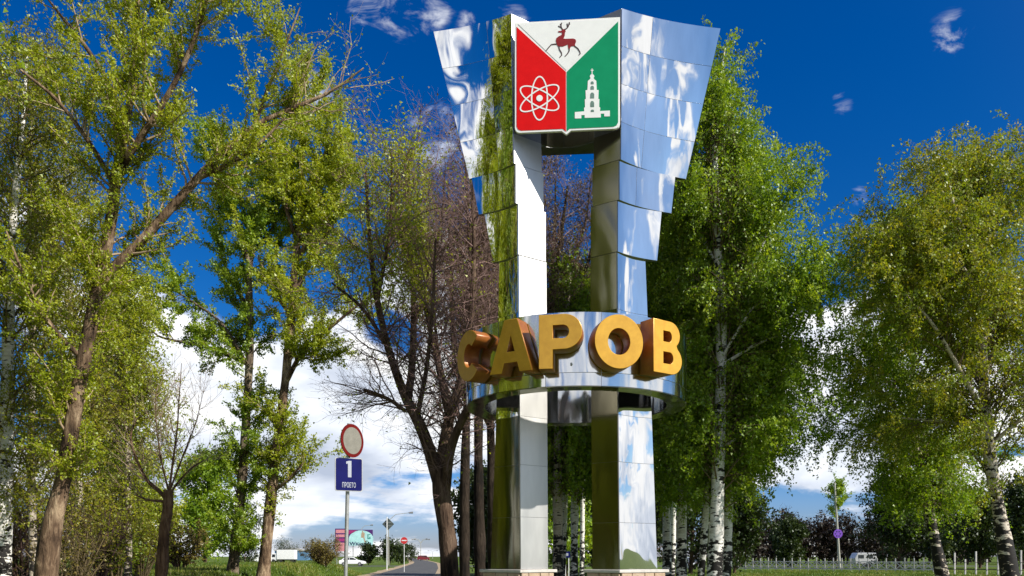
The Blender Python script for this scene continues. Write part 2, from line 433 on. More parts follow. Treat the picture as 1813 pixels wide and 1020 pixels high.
def outer_pt(side, sec, s, z):
    t = (z-sec[0])/(sec[1]-sec[0])
    cx = lerp(*sec[2], t); cy = sec[3]
    du = lerp(sec[4][0][0], sec[4][1][0], t)*side; dv = lerp(sec[4][0][1], sec[4][1][1], t)
    # the plate leaves the corner steeply and bends outwards
    k1x, k1y = .40*du, .66*dv
    return Vector((cx+2*s*(1-s)*k1x+s*s*du, cy+2*s*(1-s)*k1y+s*s*dv, z))
def inner_pt(side, sec, s, z):
    t = (z-sec[0])/(sec[1]-sec[0])
    return Vector((lerp(*sec[2], t)+INNER[side][0]*s, sec[3]+INNER[side][1]*s, z))

def panel(fn, s0, s1, z0, z1, m, parent, ns=7, nz=5, gs=.0035, gz=.0035, out=.014, bulge=.006, tilt=.0035, hs=1.0):
    """one bent sheet of cladding with a folded edge; fn(s, z) is the wall it hangs on"""
    P = [[None]*(ns+1) for _ in range(nz+1)]
    e = 1e-3
    tx, tz = rnd.uniform(-tilt, tilt), rnd.uniform(-tilt, tilt); bl = rnd.uniform(-.4, 1)*bulge
    wl = (fn(s1, z0)-fn(s0, z0)).length; ds = gs/max(wl, .05)*(s1-s0)
    vs, fs = [], []
    for lay in (0, 1):
        for j in range(nz+1):
            for i in range(ns+1):
                a, b_ = i/ns, j/nz
                s = lerp(s0+ds, s1-ds, a); z = lerp(z0+gz, z1-gz, b_)
                p = fn(s, z)
                n_ = (fn(min(s+e, 1), z)-fn(max(s-e, 0), z)).cross(Vector((0, 0, 1))); n_.normalize()
                if n_.y > 0: n_ = -n_
                d = out+bl*16*a*(1-a)*b_*(1-b_)+tx*(a-.5)*wl+tz*(b_-.5)*(z1-z0) if lay == 0 else -.004
                vs.append(p+n_*d)
    k = (ns+1)*(nz+1)
    for j in range(nz):
        for i in range(ns):
            q = j*(ns+1)+i
            fs.append((q, q+1, q+ns+2, q+ns+1))
    rim = [i for i in range(ns+1)]+[j*(ns+1)+ns for j in range(1, nz+1)]+[nz*(ns+1)+i for i in range(ns-1, -1, -1)]+[j*(ns+1) for j in range(nz-1, 0, -1)]
    vs += [vs[i] for i in range(k)]
    for a, b_ in zip(rim, rim[1:]+rim[:1]): fs.append((2*k+a, k+a, k+b_, 2*k+b_))
    mb = MB(); mb.add(vs, fs)
    used = sorted({i for f in fs for i in f}); mp = {a: i for i, a in enumerate(used)}
    mb.v = [mb.v[i] for i in used]; mb.f = [tuple(mp[i] for i in f) for f in mb.f]
    o = mb.build('panel', [m], parent, recalc=False)
    nf = ns*nz; fl = [i < nf for i in range(len(o.data.polygons))]
    o.data.polygons.foreach_set('use_smooth', fl)
    return o

for side in (-1, 1):
    mb = MB(); S = secs(side)
    for sec in S:
        rings = []
        for z in np.linspace(sec[0], sec[1], 4):
            z = float(z)
            pts = [outer_pt(side, sec, s, z) for s in (0, .2, .4, .6, .8, 1)]
            E = pts[-1]; B = inner_pt(side, sec, 1, z)
            pts += [E+Vector((-side*.012, .045, 0)), Vector((lerp(E.x, B.x, .55), max(B.y+.12, lerp(E.y, B.y, .5)+.1), z)), B]
            rings.append(pts)
        n_ = len(rings[0]); vs = [p for r in rings for p in r]; fs = []
        for k in range(len(rings)-1):
            for i in range(n_):
                j = (i+1) % n_
                fs.append((k*n_+i, k*n_+j, (k+1)*n_+j, (k+1)*n_+i))
        fs += [tuple(range(n_)), tuple(range((len(rings)-1)*n_, len(rings)*n_))]
        mb.add(vs, fs)
    pil = mb.build('pillar', ['core_steel'], stele)
    pil['label'] = 'left pillar with its stepped wing' if side < 0 else 'right pillar with its stepped wing'
    for k, sec in enumerate(S):
        z0, z1, nr, nc = sec[0], sec[1], sec[5], sec[6]
        fo = lambda s, z, sec=sec: outer_pt(side, sec, s, z)
        fi = lambda s, z, sec=sec: inner_pt(side, sec, s, z)
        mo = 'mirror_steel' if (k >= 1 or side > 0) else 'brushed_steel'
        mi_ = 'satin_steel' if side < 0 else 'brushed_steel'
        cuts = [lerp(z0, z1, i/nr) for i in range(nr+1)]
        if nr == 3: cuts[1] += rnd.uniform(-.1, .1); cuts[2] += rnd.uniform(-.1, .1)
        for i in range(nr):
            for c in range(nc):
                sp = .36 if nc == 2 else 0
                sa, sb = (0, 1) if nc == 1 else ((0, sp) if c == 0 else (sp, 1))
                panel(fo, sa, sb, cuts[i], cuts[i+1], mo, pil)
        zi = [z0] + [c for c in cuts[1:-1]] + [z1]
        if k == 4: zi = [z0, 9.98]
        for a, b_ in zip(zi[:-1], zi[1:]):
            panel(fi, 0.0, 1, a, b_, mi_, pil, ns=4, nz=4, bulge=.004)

# block between the pillars behind the shield: a bent niche
A, B = Vector((.06, YL-.04, 0)), Vector((2.07, YR-.04, 0))
def niche(s, z):
    c = (A+B)/2; d = B-A
    return Vector((A.x+d.x*s, A.y+d.y*s+.62*math.sin(PI*s)**.8, z))
mb = MB(); z0, z1 = 9.98, 12.2
ss = np.linspace(0, 1, 15)
ring = [niche(float(s), 0) for s in ss]+[Vector((B.x, B.y+.9, 0)), Vector((A.x, A.y+.9, 0))]
n_ = len(ring)
mb.add([p+Vector((0, 0, z0)) for p in ring]+[p+Vector((0, 0, z1)) for p in ring],
       [tuple(range(n_)), tuple(range(n_, 2*n_))]+[(i, (i+1) % n_, n_+(i+1) % n_, n_+i) for i in range(n_)])
head = mb.build('header_block', ['core_steel'], stele)
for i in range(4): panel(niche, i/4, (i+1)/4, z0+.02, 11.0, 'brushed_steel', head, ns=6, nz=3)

# ring
CX, CY, RO, RI = 1.315, 17.10, 2.26, 1.90
ZB, ZT = 4.69, 6.03
mb = MB(); NS = 96
for i in range(NS):
    a = 2*PI*i/NS
    for r, z in ((RO, ZB), (RO, ZT), (RI, ZT), (RI, ZB)): mb.v.append((CX+r*math.sin(a), CY-r*math.cos(a), z))
for i in range(NS):
    j = (i+1) % NS
    for k in range(4):
        l = (k+1) % 4
        mb.f.append((4*i+k, 4*j+k, 4*j+l, 4*i+l)); mb.m.append(0)
ringo = mb.build('ring', ['core_steel'], stele)
def cyl(r, sgn):
    def fn(s, z, r=r): a = s*2*PI; return Vector((CX+r*math.sin(a), CY-r*math.cos(a), z))
    return fn
def ring_panel(r, a0, a1, z0, z1, m, inward=False):
    ns, nz = 8, 2; d = -1 if inward else 1
    vs = []; tl = rnd.uniform(-.004, .004); bl = rnd.uniform(-.002, .006)
    for lay in (0, 1):
        for j in range(nz+1):
            for i in range(ns+1):
                a = lerp(a0+.0022, a1-.0022, i/ns); z = lerp(z0+.005, z1-.005, j/nz)
                rr = r+d*((.014+tl*(i/ns-.5)*2+bl*math.sin(PI*i/ns)) if lay == 0 else -.003)
                vs.append((CX+rr*math.sin(a), CY-rr*math.cos(a), z))
    k = (ns+1)*(nz+1); fs = []
    for j in range(nz):
        for i in range(ns):
            q = j*(ns+1)+i; fs.append((q, q+1, q+ns+2, q+ns+1))
    rim = list(range(ns+1))+[j*(ns+1)+ns for j in range(1, nz+1)]+[nz*(ns+1)+i for i in range(ns-1, -1, -1)]+[j*(ns+1) for j in range(nz-1, 0, -1)]
    vs += [vs[i] for i in range(k)]
    for a, b_ in zip(rim, rim[1:]+rim[:1]): fs.append((2*k+a, k+a, k+b_, 2*k+b_))
    mb = MB(); mb.add(vs, fs)
    used = sorted({i for f in fs for i in f}); mp = {a: i for i, a in enumerate(used)}
    mb.v = [mb.v[i] for i in used]; mb.f = [tuple(mp[i] for i in f) for f in mb.f]
    o = mb.build('panel', [m], ringo, recalc=False)
    o.data.polygons.foreach_set('use_smooth', [i < ns*nz for i in range(len(o.data.polygons))])
def soffit_panel(a0, a1, z, m):
    vs, fs = [], []; ns = 6
    for lay in (0, 1):
        for rr in (RI+.006, RO+.012):
            for i in range(ns+1):
                a = lerp(a0+.002, a1-.002, i/ns); vs.append((CX+rr*math.sin(a), CY-rr*math.cos(a), z-(.012 if lay == 0 else -.003)))
    k = 2*(ns+1)
    for i in range(ns):
        fs += [(i, i+1, ns+2+i, ns+1+i), (i, i+1, k+i+1, k+i), (ns+1+i, ns+2+i, k+ns+2+i, k+ns+1+i)]
    fs += [(0, ns+1, k+ns+1, k), (ns, 2*ns+1, k+2*ns+1, k+ns)]
    mb = MB(); mb.add(vs, fs); mb.build('panel', [m], ringo)
NP = 14
for i in range(NP):
    a0, a1 = 2*PI*(i+.3)/NP, 2*PI*(i+1.3)/NP
    ring_panel(RO, a0, a1, ZB, 4.93, 'ring_steel'); ring_panel(RO, a0, a1, 4.93, ZT, 'ring_steel')
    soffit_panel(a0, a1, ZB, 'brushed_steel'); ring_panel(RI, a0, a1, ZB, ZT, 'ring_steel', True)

# gold letters
def arc(cx, cy, rx, ry, a0, a1, n): return [(cx+rx*math.cos(math.radians(a0+(a1-a0)*i/n)), cy+ry*math.sin(math.radians(a0+(a1-a0)*i/n))) for i in range(n+1)]
GLYPH = {
 'С': (.78, [arc(.42, .5, .42, .5, 42, 318, 30)+arc(.42, .5, .175, .24, 312, 48, 22)]),
 'А': (.92, [[(0, 0), (.32, 1), (.60, 1), (.92, 0), (.66, 0), (.605, .19), (.31, .19), (.255, 0)], [(.365, .385), (.555, .385), (.46, .72)]]),
 'Р': (.80, [[(0, 0), (0, 1), (.47, 1)]+arc(.47, .68, .33, .32, 84, -84, 14)+[(.47, .36), (.25, .36), (.25, 0)], [(.25, .55), (.25, .81), (.45, .81)]+arc(.45, .68, .115, .13, 80, -80, 10)+[(.45, .55)]]),
 'О': (.94, [arc(.47, .5, .47, .5, 0, 354, 44), arc(.47, .5, .225, .255, 0, 352, 32)]),
 'В': (.76, [[(0, 0), (0, 1), (.44, 1)]+arc(.44, .755, .265, .245, 84, -50, 12)+arc(.46, .275, .30, .275, 52, -84, 14)+[(.46, 0)],
             [(.25, .60), (.25, .82), (.41, .82)]+arc(.41, .71, .085, .11, 80, -80, 8)+[(.41, .60)], [(.25, .18), (.25, .42), (.43, .42)]+arc(.43, .30, .105, .12, 80, -80, 8)+[(.43, .18)]]),
}
RL = 2.64
for ch, deg, wd, lab in (('С', -55, 1, 'gold letter С, farthest left on the ring'), ('А', -30.5, 1, 'gold letter А, second on the ring'), ('Р', -10, 1, 'gold letter Р in the middle of the ring'),
                ('О', 12.8, 1, 'gold round letter О, fourth on the ring'), ('В', 35.5, 1, 'gold letter В, farthest right on the ring')):
    wdt, sp = GLYPH[ch]; dep = .34; hgt = .95
    me = curve_mesh(sp, dep/2-.008, .008)
    a = math.radians(deg)
    Z_ = Vector((math.sin(a), -math.cos(a), 0)); X_ = Vector((math.cos(a), math.sin(a), 0)); U_ = Vector((0, 0, 1))
    c = Vector((CX, CY, 4.935))+Z_*(RL-dep/2)
    off = rootloc(stele)
    for vtx in me.vertices:
        p = vtx.co.copy(); vtx.co = c+X_*((p.x-wdt/2)*hgt)+U_*(p.y*hgt)+Z_*p.z-off
    me.update()
    me.materials.append(MATS['gold_paint']); me.materials.append(MATS['gold_side_shade'])
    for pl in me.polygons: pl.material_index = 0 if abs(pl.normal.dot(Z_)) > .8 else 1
    lo = link('letter', me, stele); lo['label'] = lab
    for hx in (-.22, .2):
        mb = MB(); q = Vector((CX, CY, 5.08))+X_*hx*wdt
        mb.tube(q+Z_*(RO-.05), q+Z_*(RL-dep+.02), .022, n=6)
        mb.build('bracket', ['galvanised'], lo)

# shield with the arms of the town
SA, SB = Vector((.055, 16.10, 0)), Vector((2.10, 15.93, 0))
SX = (SB-SA).normalized(); SW = (SB-SA).length; SH = 2.17; SU = Vector((0, 0, 1)); SN = SX.cross(SU)
if SN.y > 0: SN = -SN
SO = Vector((SA.x, SA.y, 9.92))
def sl(px, py):
    t = (px-911.5)/185.5
    top = 40-10*t; bot = 235-4*t
    return (t*SW, (bot-py)/(bot-top)*SH)
def outline(ins, r=.10):
    x0, x1, y0, y1 = ins, SW-ins, ins, SH-ins; c = SW*.493
    return ([(x0, y1), (x0, y0+r)]+[(x0+r-r*math.cos(t), y0+r-r*math.sin(t)) for t in (.4, .8, 1.2)]+[(x0+r, y0), (c-.09, y0), (c, y0-.075), (c+.09, y0), (x1-r, y0)]
            + [(x1-r+r*math.sin(t), y0+r-r*math.cos(t)) for t in (.4, .8, 1.2)]+[(x1, y0+r), (x1, y1)])
mb = MB(); mb.prism(outline(0), SO, SX, SU, SN, -.06, 0); shield = mb.build('shield', ['shield_white'], stele, bevel=.004)
mb = MB()
for sx_ in (.25, SW-.25):
    for zz in (.4, 1.8): mb.box(SO+SX*sx_+SU*zz-SN*.24, (.05, .36, .05))
mb.build('mounting_bar', ['galvanised'], stele)
def decal(name, poly, m, d0=.001, d1=.005):
    mb = MB(); mb.prism(poly, SO, SX, SU, SN, d0, d1); return mb.build(name, [m], shield)
c = SW*.493; mid = sl(1003, 127)[1]; i_ = .035
decal('red_field', [(i_, SH-i_-.05), (c-.008, mid-.01), (c-.008, i_-.05), (c-.07, i_+.005), (i_+.09, i_+.005), (i_+.03, i_+.03), (i_, i_+.09)], 'shield_red')
decal('green_field', [(SW-i_, SH-i_-.05), (c+.008, mid-.01), (c+.008, i_-.05), (c+.07, i_+.005), (SW-i_-.09, i_+.005), (SW-i_-.03, i_+.03), (SW-i_, i_+.09)], 'shield_green')
decal('white_field', [(i_+.03, SH-i_), (c, mid+.02), (SW-i_-.03, SH-i_)], 'shield_white')
dz = lambda cx_, cy_: sl(940+cx_/11.33, 30+cy_/11.33)
deer = decal('deer', [dz(*p) for p in [(625, 262), (655, 250), (690, 262), (702, 295), (686, 320), (682, 380), (655, 440), (700, 445), (780, 442), (850, 440), (895, 458), (908, 490), (900, 530), (885, 550), (892, 600), (850, 592), (805, 600), (780, 650), (755, 650), (742, 560), (700, 580), (640, 602), (545, 598), (518, 550), (503, 480), (515, 430), (560, 395), (610, 370), (630, 340), (620, 318), (552, 316), (550, 290), (620, 282)]], 'deer_red', .0055, .010)
def ribbon(pts, wd0, wd1):
    L, R_ = [], []
    for i, p in enumerate(pts):
        a = Vector(pts[max(i-1, 0)]); b_ = Vector(pts[min(i+1, len(pts)-1)]); t = (b_-a).normalized(); nn = Vector((-t.y, t.x))
        wd = lerp(wd0, wd1, i/(len(pts)-1))/2
        L.append(tuple(Vector(p)+nn*wd)); R_.append(tuple(Vector(p)-nn*wd))
    return L+R_[::-1]
mb = MB()
for pts in ([(525, 552), (470, 552), (410, 562), (350, 630), (310, 682)], [(562, 592), (575, 660), (618, 730), (622, 772), (578, 822)], [(772, 640), (770, 690), (735, 750), (685, 802)],
            [(875, 592), (940, 640), (978, 700), (992, 745), (962, 778)], [(642, 262), (612, 215), (608, 165), (622, 118)], [(612, 215), (575, 200), (552, 185)], [(608, 165), (590, 145)],
            [(668, 262), (715, 240), (750, 200), (778, 108)], [(740, 215), (735, 175), (728, 135)], [(762, 160), (788, 140)]):
    mb.prism(ribbon([dz(*p) for p in pts], .024, .017), SO, SX, SU, SN, .0055, .010)
mb.build('deer_legs_and_antlers', ['deer_dark'], shield)
ac = sl(955.5, 174.5); mb = MB()
for rot in (0, 60, -60):
    for k in range(36):
        qs = []
        for t, off_ in ((k, 0), (k+1, 0), (k+1, 1), (k, 1)):
            th = 2*PI*t/36; ra, rb = (.425+.014-.028*off_), (.155+.014-.028*off_)
            x, y = rb*math.cos(th), ra*math.sin(th); r_ = math.radians(rot)
            qs.append((ac[0]+x*math.cos(r_)-y*math.sin(r_), ac[1]+x*math.sin(r_)+y*math.cos(r_)))
        mb.add([SO+SX*x+SU*y+SN*(.008+.0012*(rot == 60)+.0024*(rot == -60)) for x, y in qs], [(0, 1, 2, 3)])
mb.prism(arc(ac[0], ac[1], .062, .062, 0, 345, 23), SO, SX, SU, SN, .0055, .011)
mb.build('atom', ['shield_white'], shield)
tz = lambda cx_, cy_: sl(1000+cx_/7.84, 115+cy_/7.84)
half = [(5, 60), (5, 78), (20, 80), (20, 90), (6, 90), (6, 138), (22, 150), (32, 170), (20, 195), (34, 215), (58, 235), (64, 362), (90, 365), (86, 488), (100, 492), (97, 600), (112, 612), (108, 660)]
R_ = [(378+a, y) for a, y in half]+[(622, 655), (622, 737), (545, 737), (545, 697), (498, 697), (498, 750)]
L_ = [(378-a, y) for a, y in half]+[(140, 668), (140, 758), (230, 758), (230, 712), (276, 712), (276, 752)]
decal('tower', [tz(*p) for p in R_+L_[::-1]], 'shield_white', .0055, .009)
mb = MB()
for cx_, cy_, hw, hh in ((380, 262, 20, 20), (380, 332, 24, 26), (380, 440, 27, 40), (380, 560, 26, 42), (382, 655, 22, 16)):
    pts = [tz(cx_-hw, cy_+hh), tz(cx_+hw, cy_+hh), tz(cx_+hw, cy_-hh*.4), tz(cx_+hw*.5, cy_-hh), tz(cx_-hw*.5, cy_-hh), tz(cx_-hw, cy_-hh*.4)]
    mb.prism(pts, SO, SX, SU, SN, .0095, .012)
mb.build('tower_windows', ['tower_grey'], shield)

# stone plinths under the pillars
for side in (-1, 1):
    sec = secs(side)[0]
    C = Vector((sec[2][0], sec[3], 0)); E = outer_pt(side, sec, 1, 1.34); E.z = 0; Bq = inner_pt(side, sec, 1, 1.34); Bq.z = 0
    C2 = C+Vector((side*-.0, -.13, 0)); E2 = E+Vector((side*.20, -.04, 0)); B2 = Bq+Vector((-side*.16, -.02, 0)); D2 = Vector(((E2.x+B2.x)/2, max(E2.y, B2.y)+.35, 0))
    poly = [C2, E2, D2, B2]
    cen = sum(poly, Vector((0, 0, 0)))/4
    gz = .60
    mb = MB(); q = [cen+(p-cen)*.93 for p in poly]
    mb.add([p+Vector((0, 0, gz)) for p in q]+[p+Vector((0, 0, 1.27)) for p in q], [(0, 1, 2, 3), (4, 5, 6, 7), (0, 1, 5, 4), (1, 2, 6, 5), (2, 3, 7, 6), (3, 0, 4, 7)])
    pl = mb.build('plinth', ['mortar'], stele)
    mb = MB(); q = [cen+(p-cen)*1.05 for p in poly]
    mb.add([p+Vector((0, 0, 1.272)) for p in q]+[p+Vector((0, 0, 1.335)) for p in q], [(0, 1, 2, 3), (4, 5, 6, 7), (0, 1, 5, 4), (1, 2, 6, 5), (2, 3, 7, 6), (3, 0, 4, 7)])
    mb.build('coping', ['coping_stone'], pl, bevel=.008)
    q = [cen+(p-cen)*.93 for p in poly]
    for a_, b_ in ((q[0], q[1]), (q[0], q[3])):
        d = (b_-a_); L = d.length; d.normalize(); nn = Vector((d.y, -d.x, 0))
        if nn.y > 0: nn = -nn
        for r in range(5):
            x = 0.0
            while x < L-.06:
                wd = min(rnd.uniform(.17, .34), L-x)
                if L-x-wd < .1: wd = L-x
                c_ = a_+d*(x+wd/2)+nn*.012; hh = .128
                mb = MB(); zc = gz+.012+r*.132+hh/2
                M = Matrix((d, -nn, Vector((0, 0, 1)))).transposed()
                mb.box((c_.x, c_.y, zc), (wd-.014, .05+rnd.uniform(0, .022), hh-.012), M=M)
                mb.build('stone', ['plinth_stone'], pl, bevel=.007)
                x += wd

# ------------------------------------------------------------------ vegetation
def catmull(P, n):
    P = np.asarray(P, float); m = len(P)
    if m == 2: return P[0]+(P[1]-P[0])*np.linspace(0, 1, n)[:, None]
    Q = np.vstack([2*P[0]-P[1], P, 2*P[-1]-P[-2]])
    t = np.linspace(0, m-1, n); i = np.minimum(t.astype(int), m-2); f = (t-i)[:, None]
    a, b, c, d = Q[i], Q[i+1], Q[i+2], Q[i+3]
    return .5*((2*b)+(-a+c)*f+(2*a-5*b+4*c-d)*f**2+(-a+3*b-3*c+d)*f**3)
NPT = 16
def stem(pts, Y, wob=0.0, rg=None):
    """pts: (px, py, depth offset, radius in pixels) -> centre line and radii in metres"""
    A_ = []
    for px, py, dy, r in pts:
        p = W(px, py, Y); A_.append((p.x, Y+dy, p.z, r*Y/F))
    C_ = catmull(A_, NPT)
    return C_[:, :3], np.maximum(C_[:, 3], .003)
def tubes(P, R, sides):
    """(N,n,3),(N,n) -> verts, quads"""
    N_, n, _ = P.shape
    T = np.gradient(P, axis=1); T /= np.linalg.norm(T, axis=2, keepdims=True)+1e-9
    ref = np.where(np.abs(T[:, :1, 2:3]) > .9, np.array([[[1., 0, 0]]]), np.array([[[0, 0, 1.]]]))
    ref = np.broadcast_to(ref, P.shape)
    A_ = np.cross(T, ref); A_ /= np.linalg.norm(A_, axis=2, keepdims=True)+1e-9
    B_ = np.cross(T, A_)
    th = np.arange(sides)*2*PI/sides
    V = P[:, :, None, :]+R[:, :, None, None]*(A_[:, :, None, :]*np.cos(th)[None, None, :, None]+B_[:, :, None, :]*np.sin(th)[None, None, :, None])
    base = (np.arange(N_)*n*sides)[:, None, None]; k = (np.arange(n-1)*sides)[None, :, None]; s = np.arange(sides)[None, None, :]; s2 = (s+1) % sides
    Q = np.stack([base+k+s, base+k+s2, base+k+sides+s2, base+k+sides+s], -1).reshape(-1, 4)
    return V.reshape(-1, 3), Q
def nrm(v): return v/(np.linalg.norm(v, axis=-1, keepdims=True)+1e-9)
def sprout(rg, P, R, n, t0, t1, ang, length, up=0.0, wig=.12, npts=5, rr=.5, lenfn=None, rmin=.004, upend=None, wts=None, rmax=9.):
    N_, m, _ = P.shape
    L = np.linalg.norm(np.diff(P, axis=1), axis=2).sum(1)
    wt = L if wts is None else L*wts
    idx = rg.choice(N_, n, p=wt/wt.sum())
    t = rg.uniform(t0, t1, n); f = t*(m-1); i = np.minimum(f.astype(int), m-2); fr = (f-i)[:, None]
    base = P[idx, i]*(1-fr)+P[idx, i+1]*fr
    tan = nrm(P[idx, i+1]-P[idx, i]); rb = R[idx, i]*(1-fr[:, 0])+R[idx, i+1]*fr[:, 0]
    pv = rg.normal(size=(n, 3)); pv = nrm(pv-(pv*tan).sum(1, keepdims=True)*tan)
    a = np.radians(rg.uniform(ang[0], ang[1], n))[:, None]
    d = tan*np.cos(a)+pv*np.sin(a)
    Ln = rg.uniform(length[0], length[1], n)
    if lenfn is not None: Ln = Ln*lenfn(base, t)
    O = np.empty((n, npts, 3)); O[:, 0] = base; pos = base.copy(); st = (Ln/(npts-1))[:, None]
    for k in range(1, npts):
        u = up if upend is None else up+(upend-up)*(k-1)/max(npts-2, 1)
        d = nrm(d+np.array([0, 0, u])+rg.normal(size=(n, 3))*wig)
        pos = pos+d*st; O[:, k] = pos
    r0 = np.clip(rb*rr, rmin, rmax)
    Ro = r0[:, None]*np.linspace(1, .3, npts)[None, :]
    return O, np.maximum(Ro, rmin*.6)
def along(rg, P, n, t0, t1, jit, fall=0.0):
    N_, m, _ = P.shape
    L = np.linalg.norm(np.diff(P, axis=1), axis=2).sum(1)
    idx = rg.choice(N_, n, p=L/L.sum()); t = rg.uniform(t0, t1, n)*(m-1); i = np.minimum(t.astype(int), m-2); fr = (t-i)[:, None]
    p = P[idx, i]*(1-fr)+P[idx, i+1]*fr+rg.normal(size=(n, 3))*jit
    p[:, 2] -= np.abs(rg.normal(size=n))*fall
    return p, idx
def leaf_quads(rg, p, size, hang=.3, asp=.85, tri=True):
    n = len(p)
    a = nrm(rg.normal(size=(n, 3))+np.array([0, 0, -hang*2])); b = nrm(np.cross(a, rg.normal(size=(n, 3))))
    s = rg.uniform(size[0], size[1], n)[:, None]
    if tri:
        V = np.stack([p-a*s*.5-b*s*.5*asp, p-a*s*.5+b*s*.5*asp, p+a*s*.55], 1).reshape(-1, 3)
        return V, np.arange(3*n).reshape(-1, 3)
    V = np.stack([p-a*s*.5, p+b*s*.5*asp, p+a*s*.5, p-b*s*.5*asp], 1).reshape(-1, 3)
    return V, np.arange(4*n).reshape(-1, 4)
def tones(rg, n, idx=None, k=.35):
    t = rg.beta(2.2, 2.2, n)
    if idx is not None: t = (1-k)*t+k*rg.uniform(0, 1, idx.max()+1)[idx]      # each spray has its own age and hue
    return np.clip(t, 0, 1)

def cut(r, lo=.0):
    return r
def finish_tree(root, rg, stems, limbs, twigs, leaves, tm, wm, lm, sides=12, trunk_name='trunk'):
    """stems: list (P,R); limbs: list (P,R); twigs: list of arrays; leaves: (V,Q,tone)"""
    for k, (P, R) in enumerate(stems):
        # uneven girth and a flared foot
        V, Q = tubes(P[None], R[None]*(1+.07*rg.normal(size=R.shape))[None], sides)
        np_mesh(trunk_name, V, Q, [tm], root, smooth=True)
    for P, R in limbs:
        V, Q = tubes(P[None], R[None], 8); np_mesh('limb', V, Q, [tm], root, smooth=True)
    if twigs:
        VV, QQ, o = [], [], 0
        for P, R, s in twigs:
            V, Q = tubes(P, R, s); VV.append(V); QQ.append(Q+o); o += len(V)
        t = np_mesh('branches', np.vstack(VV), np.vstack(QQ), [wm], root, smooth=True); t['kind'] = 'stuff'
    if leaves is not None:
        V, Q, tn = leaves
        c = np_mesh('crown', V, Q, [lm], root, tone=tn); c['kind'] = 'stuff'
def base_of(pts, Y):
    p = W(pts[0][0], pts[0][1], Y); return Vector((p.x, p.y, p.z+.1))
def stack(L): return np.stack([p for p, r in L]), np.stack([r for p, r in L])

# --- big leaning poplar on the left
def tree(name, label, cat, Y, seed, trunk, limbs, tm, wm, lm, sec, ter, lv, group=None, leaf_at=(.15, 1), jit=.10, fall=0.0, hang=.3, tonek=.35, from_trunk=(.35, 1), extra=None, asp=.85, lenfn=None, bare=None, sides=12, wtrunk=1.0):
    """trunk/limbs as pixel polylines at depth Y; sec, ter = sprout settings; lv = (count, size lo, size hi)"""
    rg = np.random.default_rng(seed)
    trunks = trunk if isinstance(trunk[0], list) else [trunk]
    ts = [stem(t, Y) for t in trunks]; ls = [stem(l, Y) for l in limbs]
    root = empty(name, base_of(trunks[0], Y), label, cat, group)
    PT, RT = stack(ts); tw = []
    k0 = int(from_trunk[0]*(NPT-1))
    PS, RS = PT[:, k0:], RT[:, k0:]
    PS, RS = np.stack([catmull(p, NPT) for p in PS]), np.stack([np.interp(np.linspace(0, 1, NPT), np.linspace(0, 1, r.size), r) for r in RS])
    wts = np.full(len(PS), wtrunk)
    if ls:
        PL, RL_ = stack(ls); PS = np.concatenate([PS, PL]); RS = np.concatenate([RS, RL_]); wts = np.concatenate([wts, np.ones(len(PL))])
    P2, R2 = sprout(rg, PS, RS, rmin=.006, lenfn=lenfn, wts=wts, **sec)
    P3, R3 = sprout(rg, P2, R2, rmin=.0035, **ter)
    tw += [(P2, R2, 5), (P3, R3, 3)]
    src = np.concatenate([P3, P2[:, -ter.get('npts', 5):]]) if P2.shape[1] >= P3.shape[1] else P3
    if extra:                                            # still finer twigs
        P4, R4 = sprout(rg, P3, R3, rmin=.0034, **extra); tw.append((P4, R4, 3)); src = P4 if P4.shape[1] != src.shape[1] else np.concatenate([src, P4])
    leaves = None
    if lv:
        p, idx = along(rg, src, lv[0], leaf_at[0], leaf_at[1], jit, fall)
        keep = np.ones(len(p), bool)
        if bare is not None: keep = bare(p, rg)
        p, idx = p[keep], idx[keep]
        V, Q = leaf_quads(rg, p, (lv[1], lv[2]), hang, asp)
        leaves = (V, Q, tones(rg, len(p), idx, tonek))
    finish_tree(root, rg, ts, ls, tw, leaves, tm, wm, lm, sides)
    return root

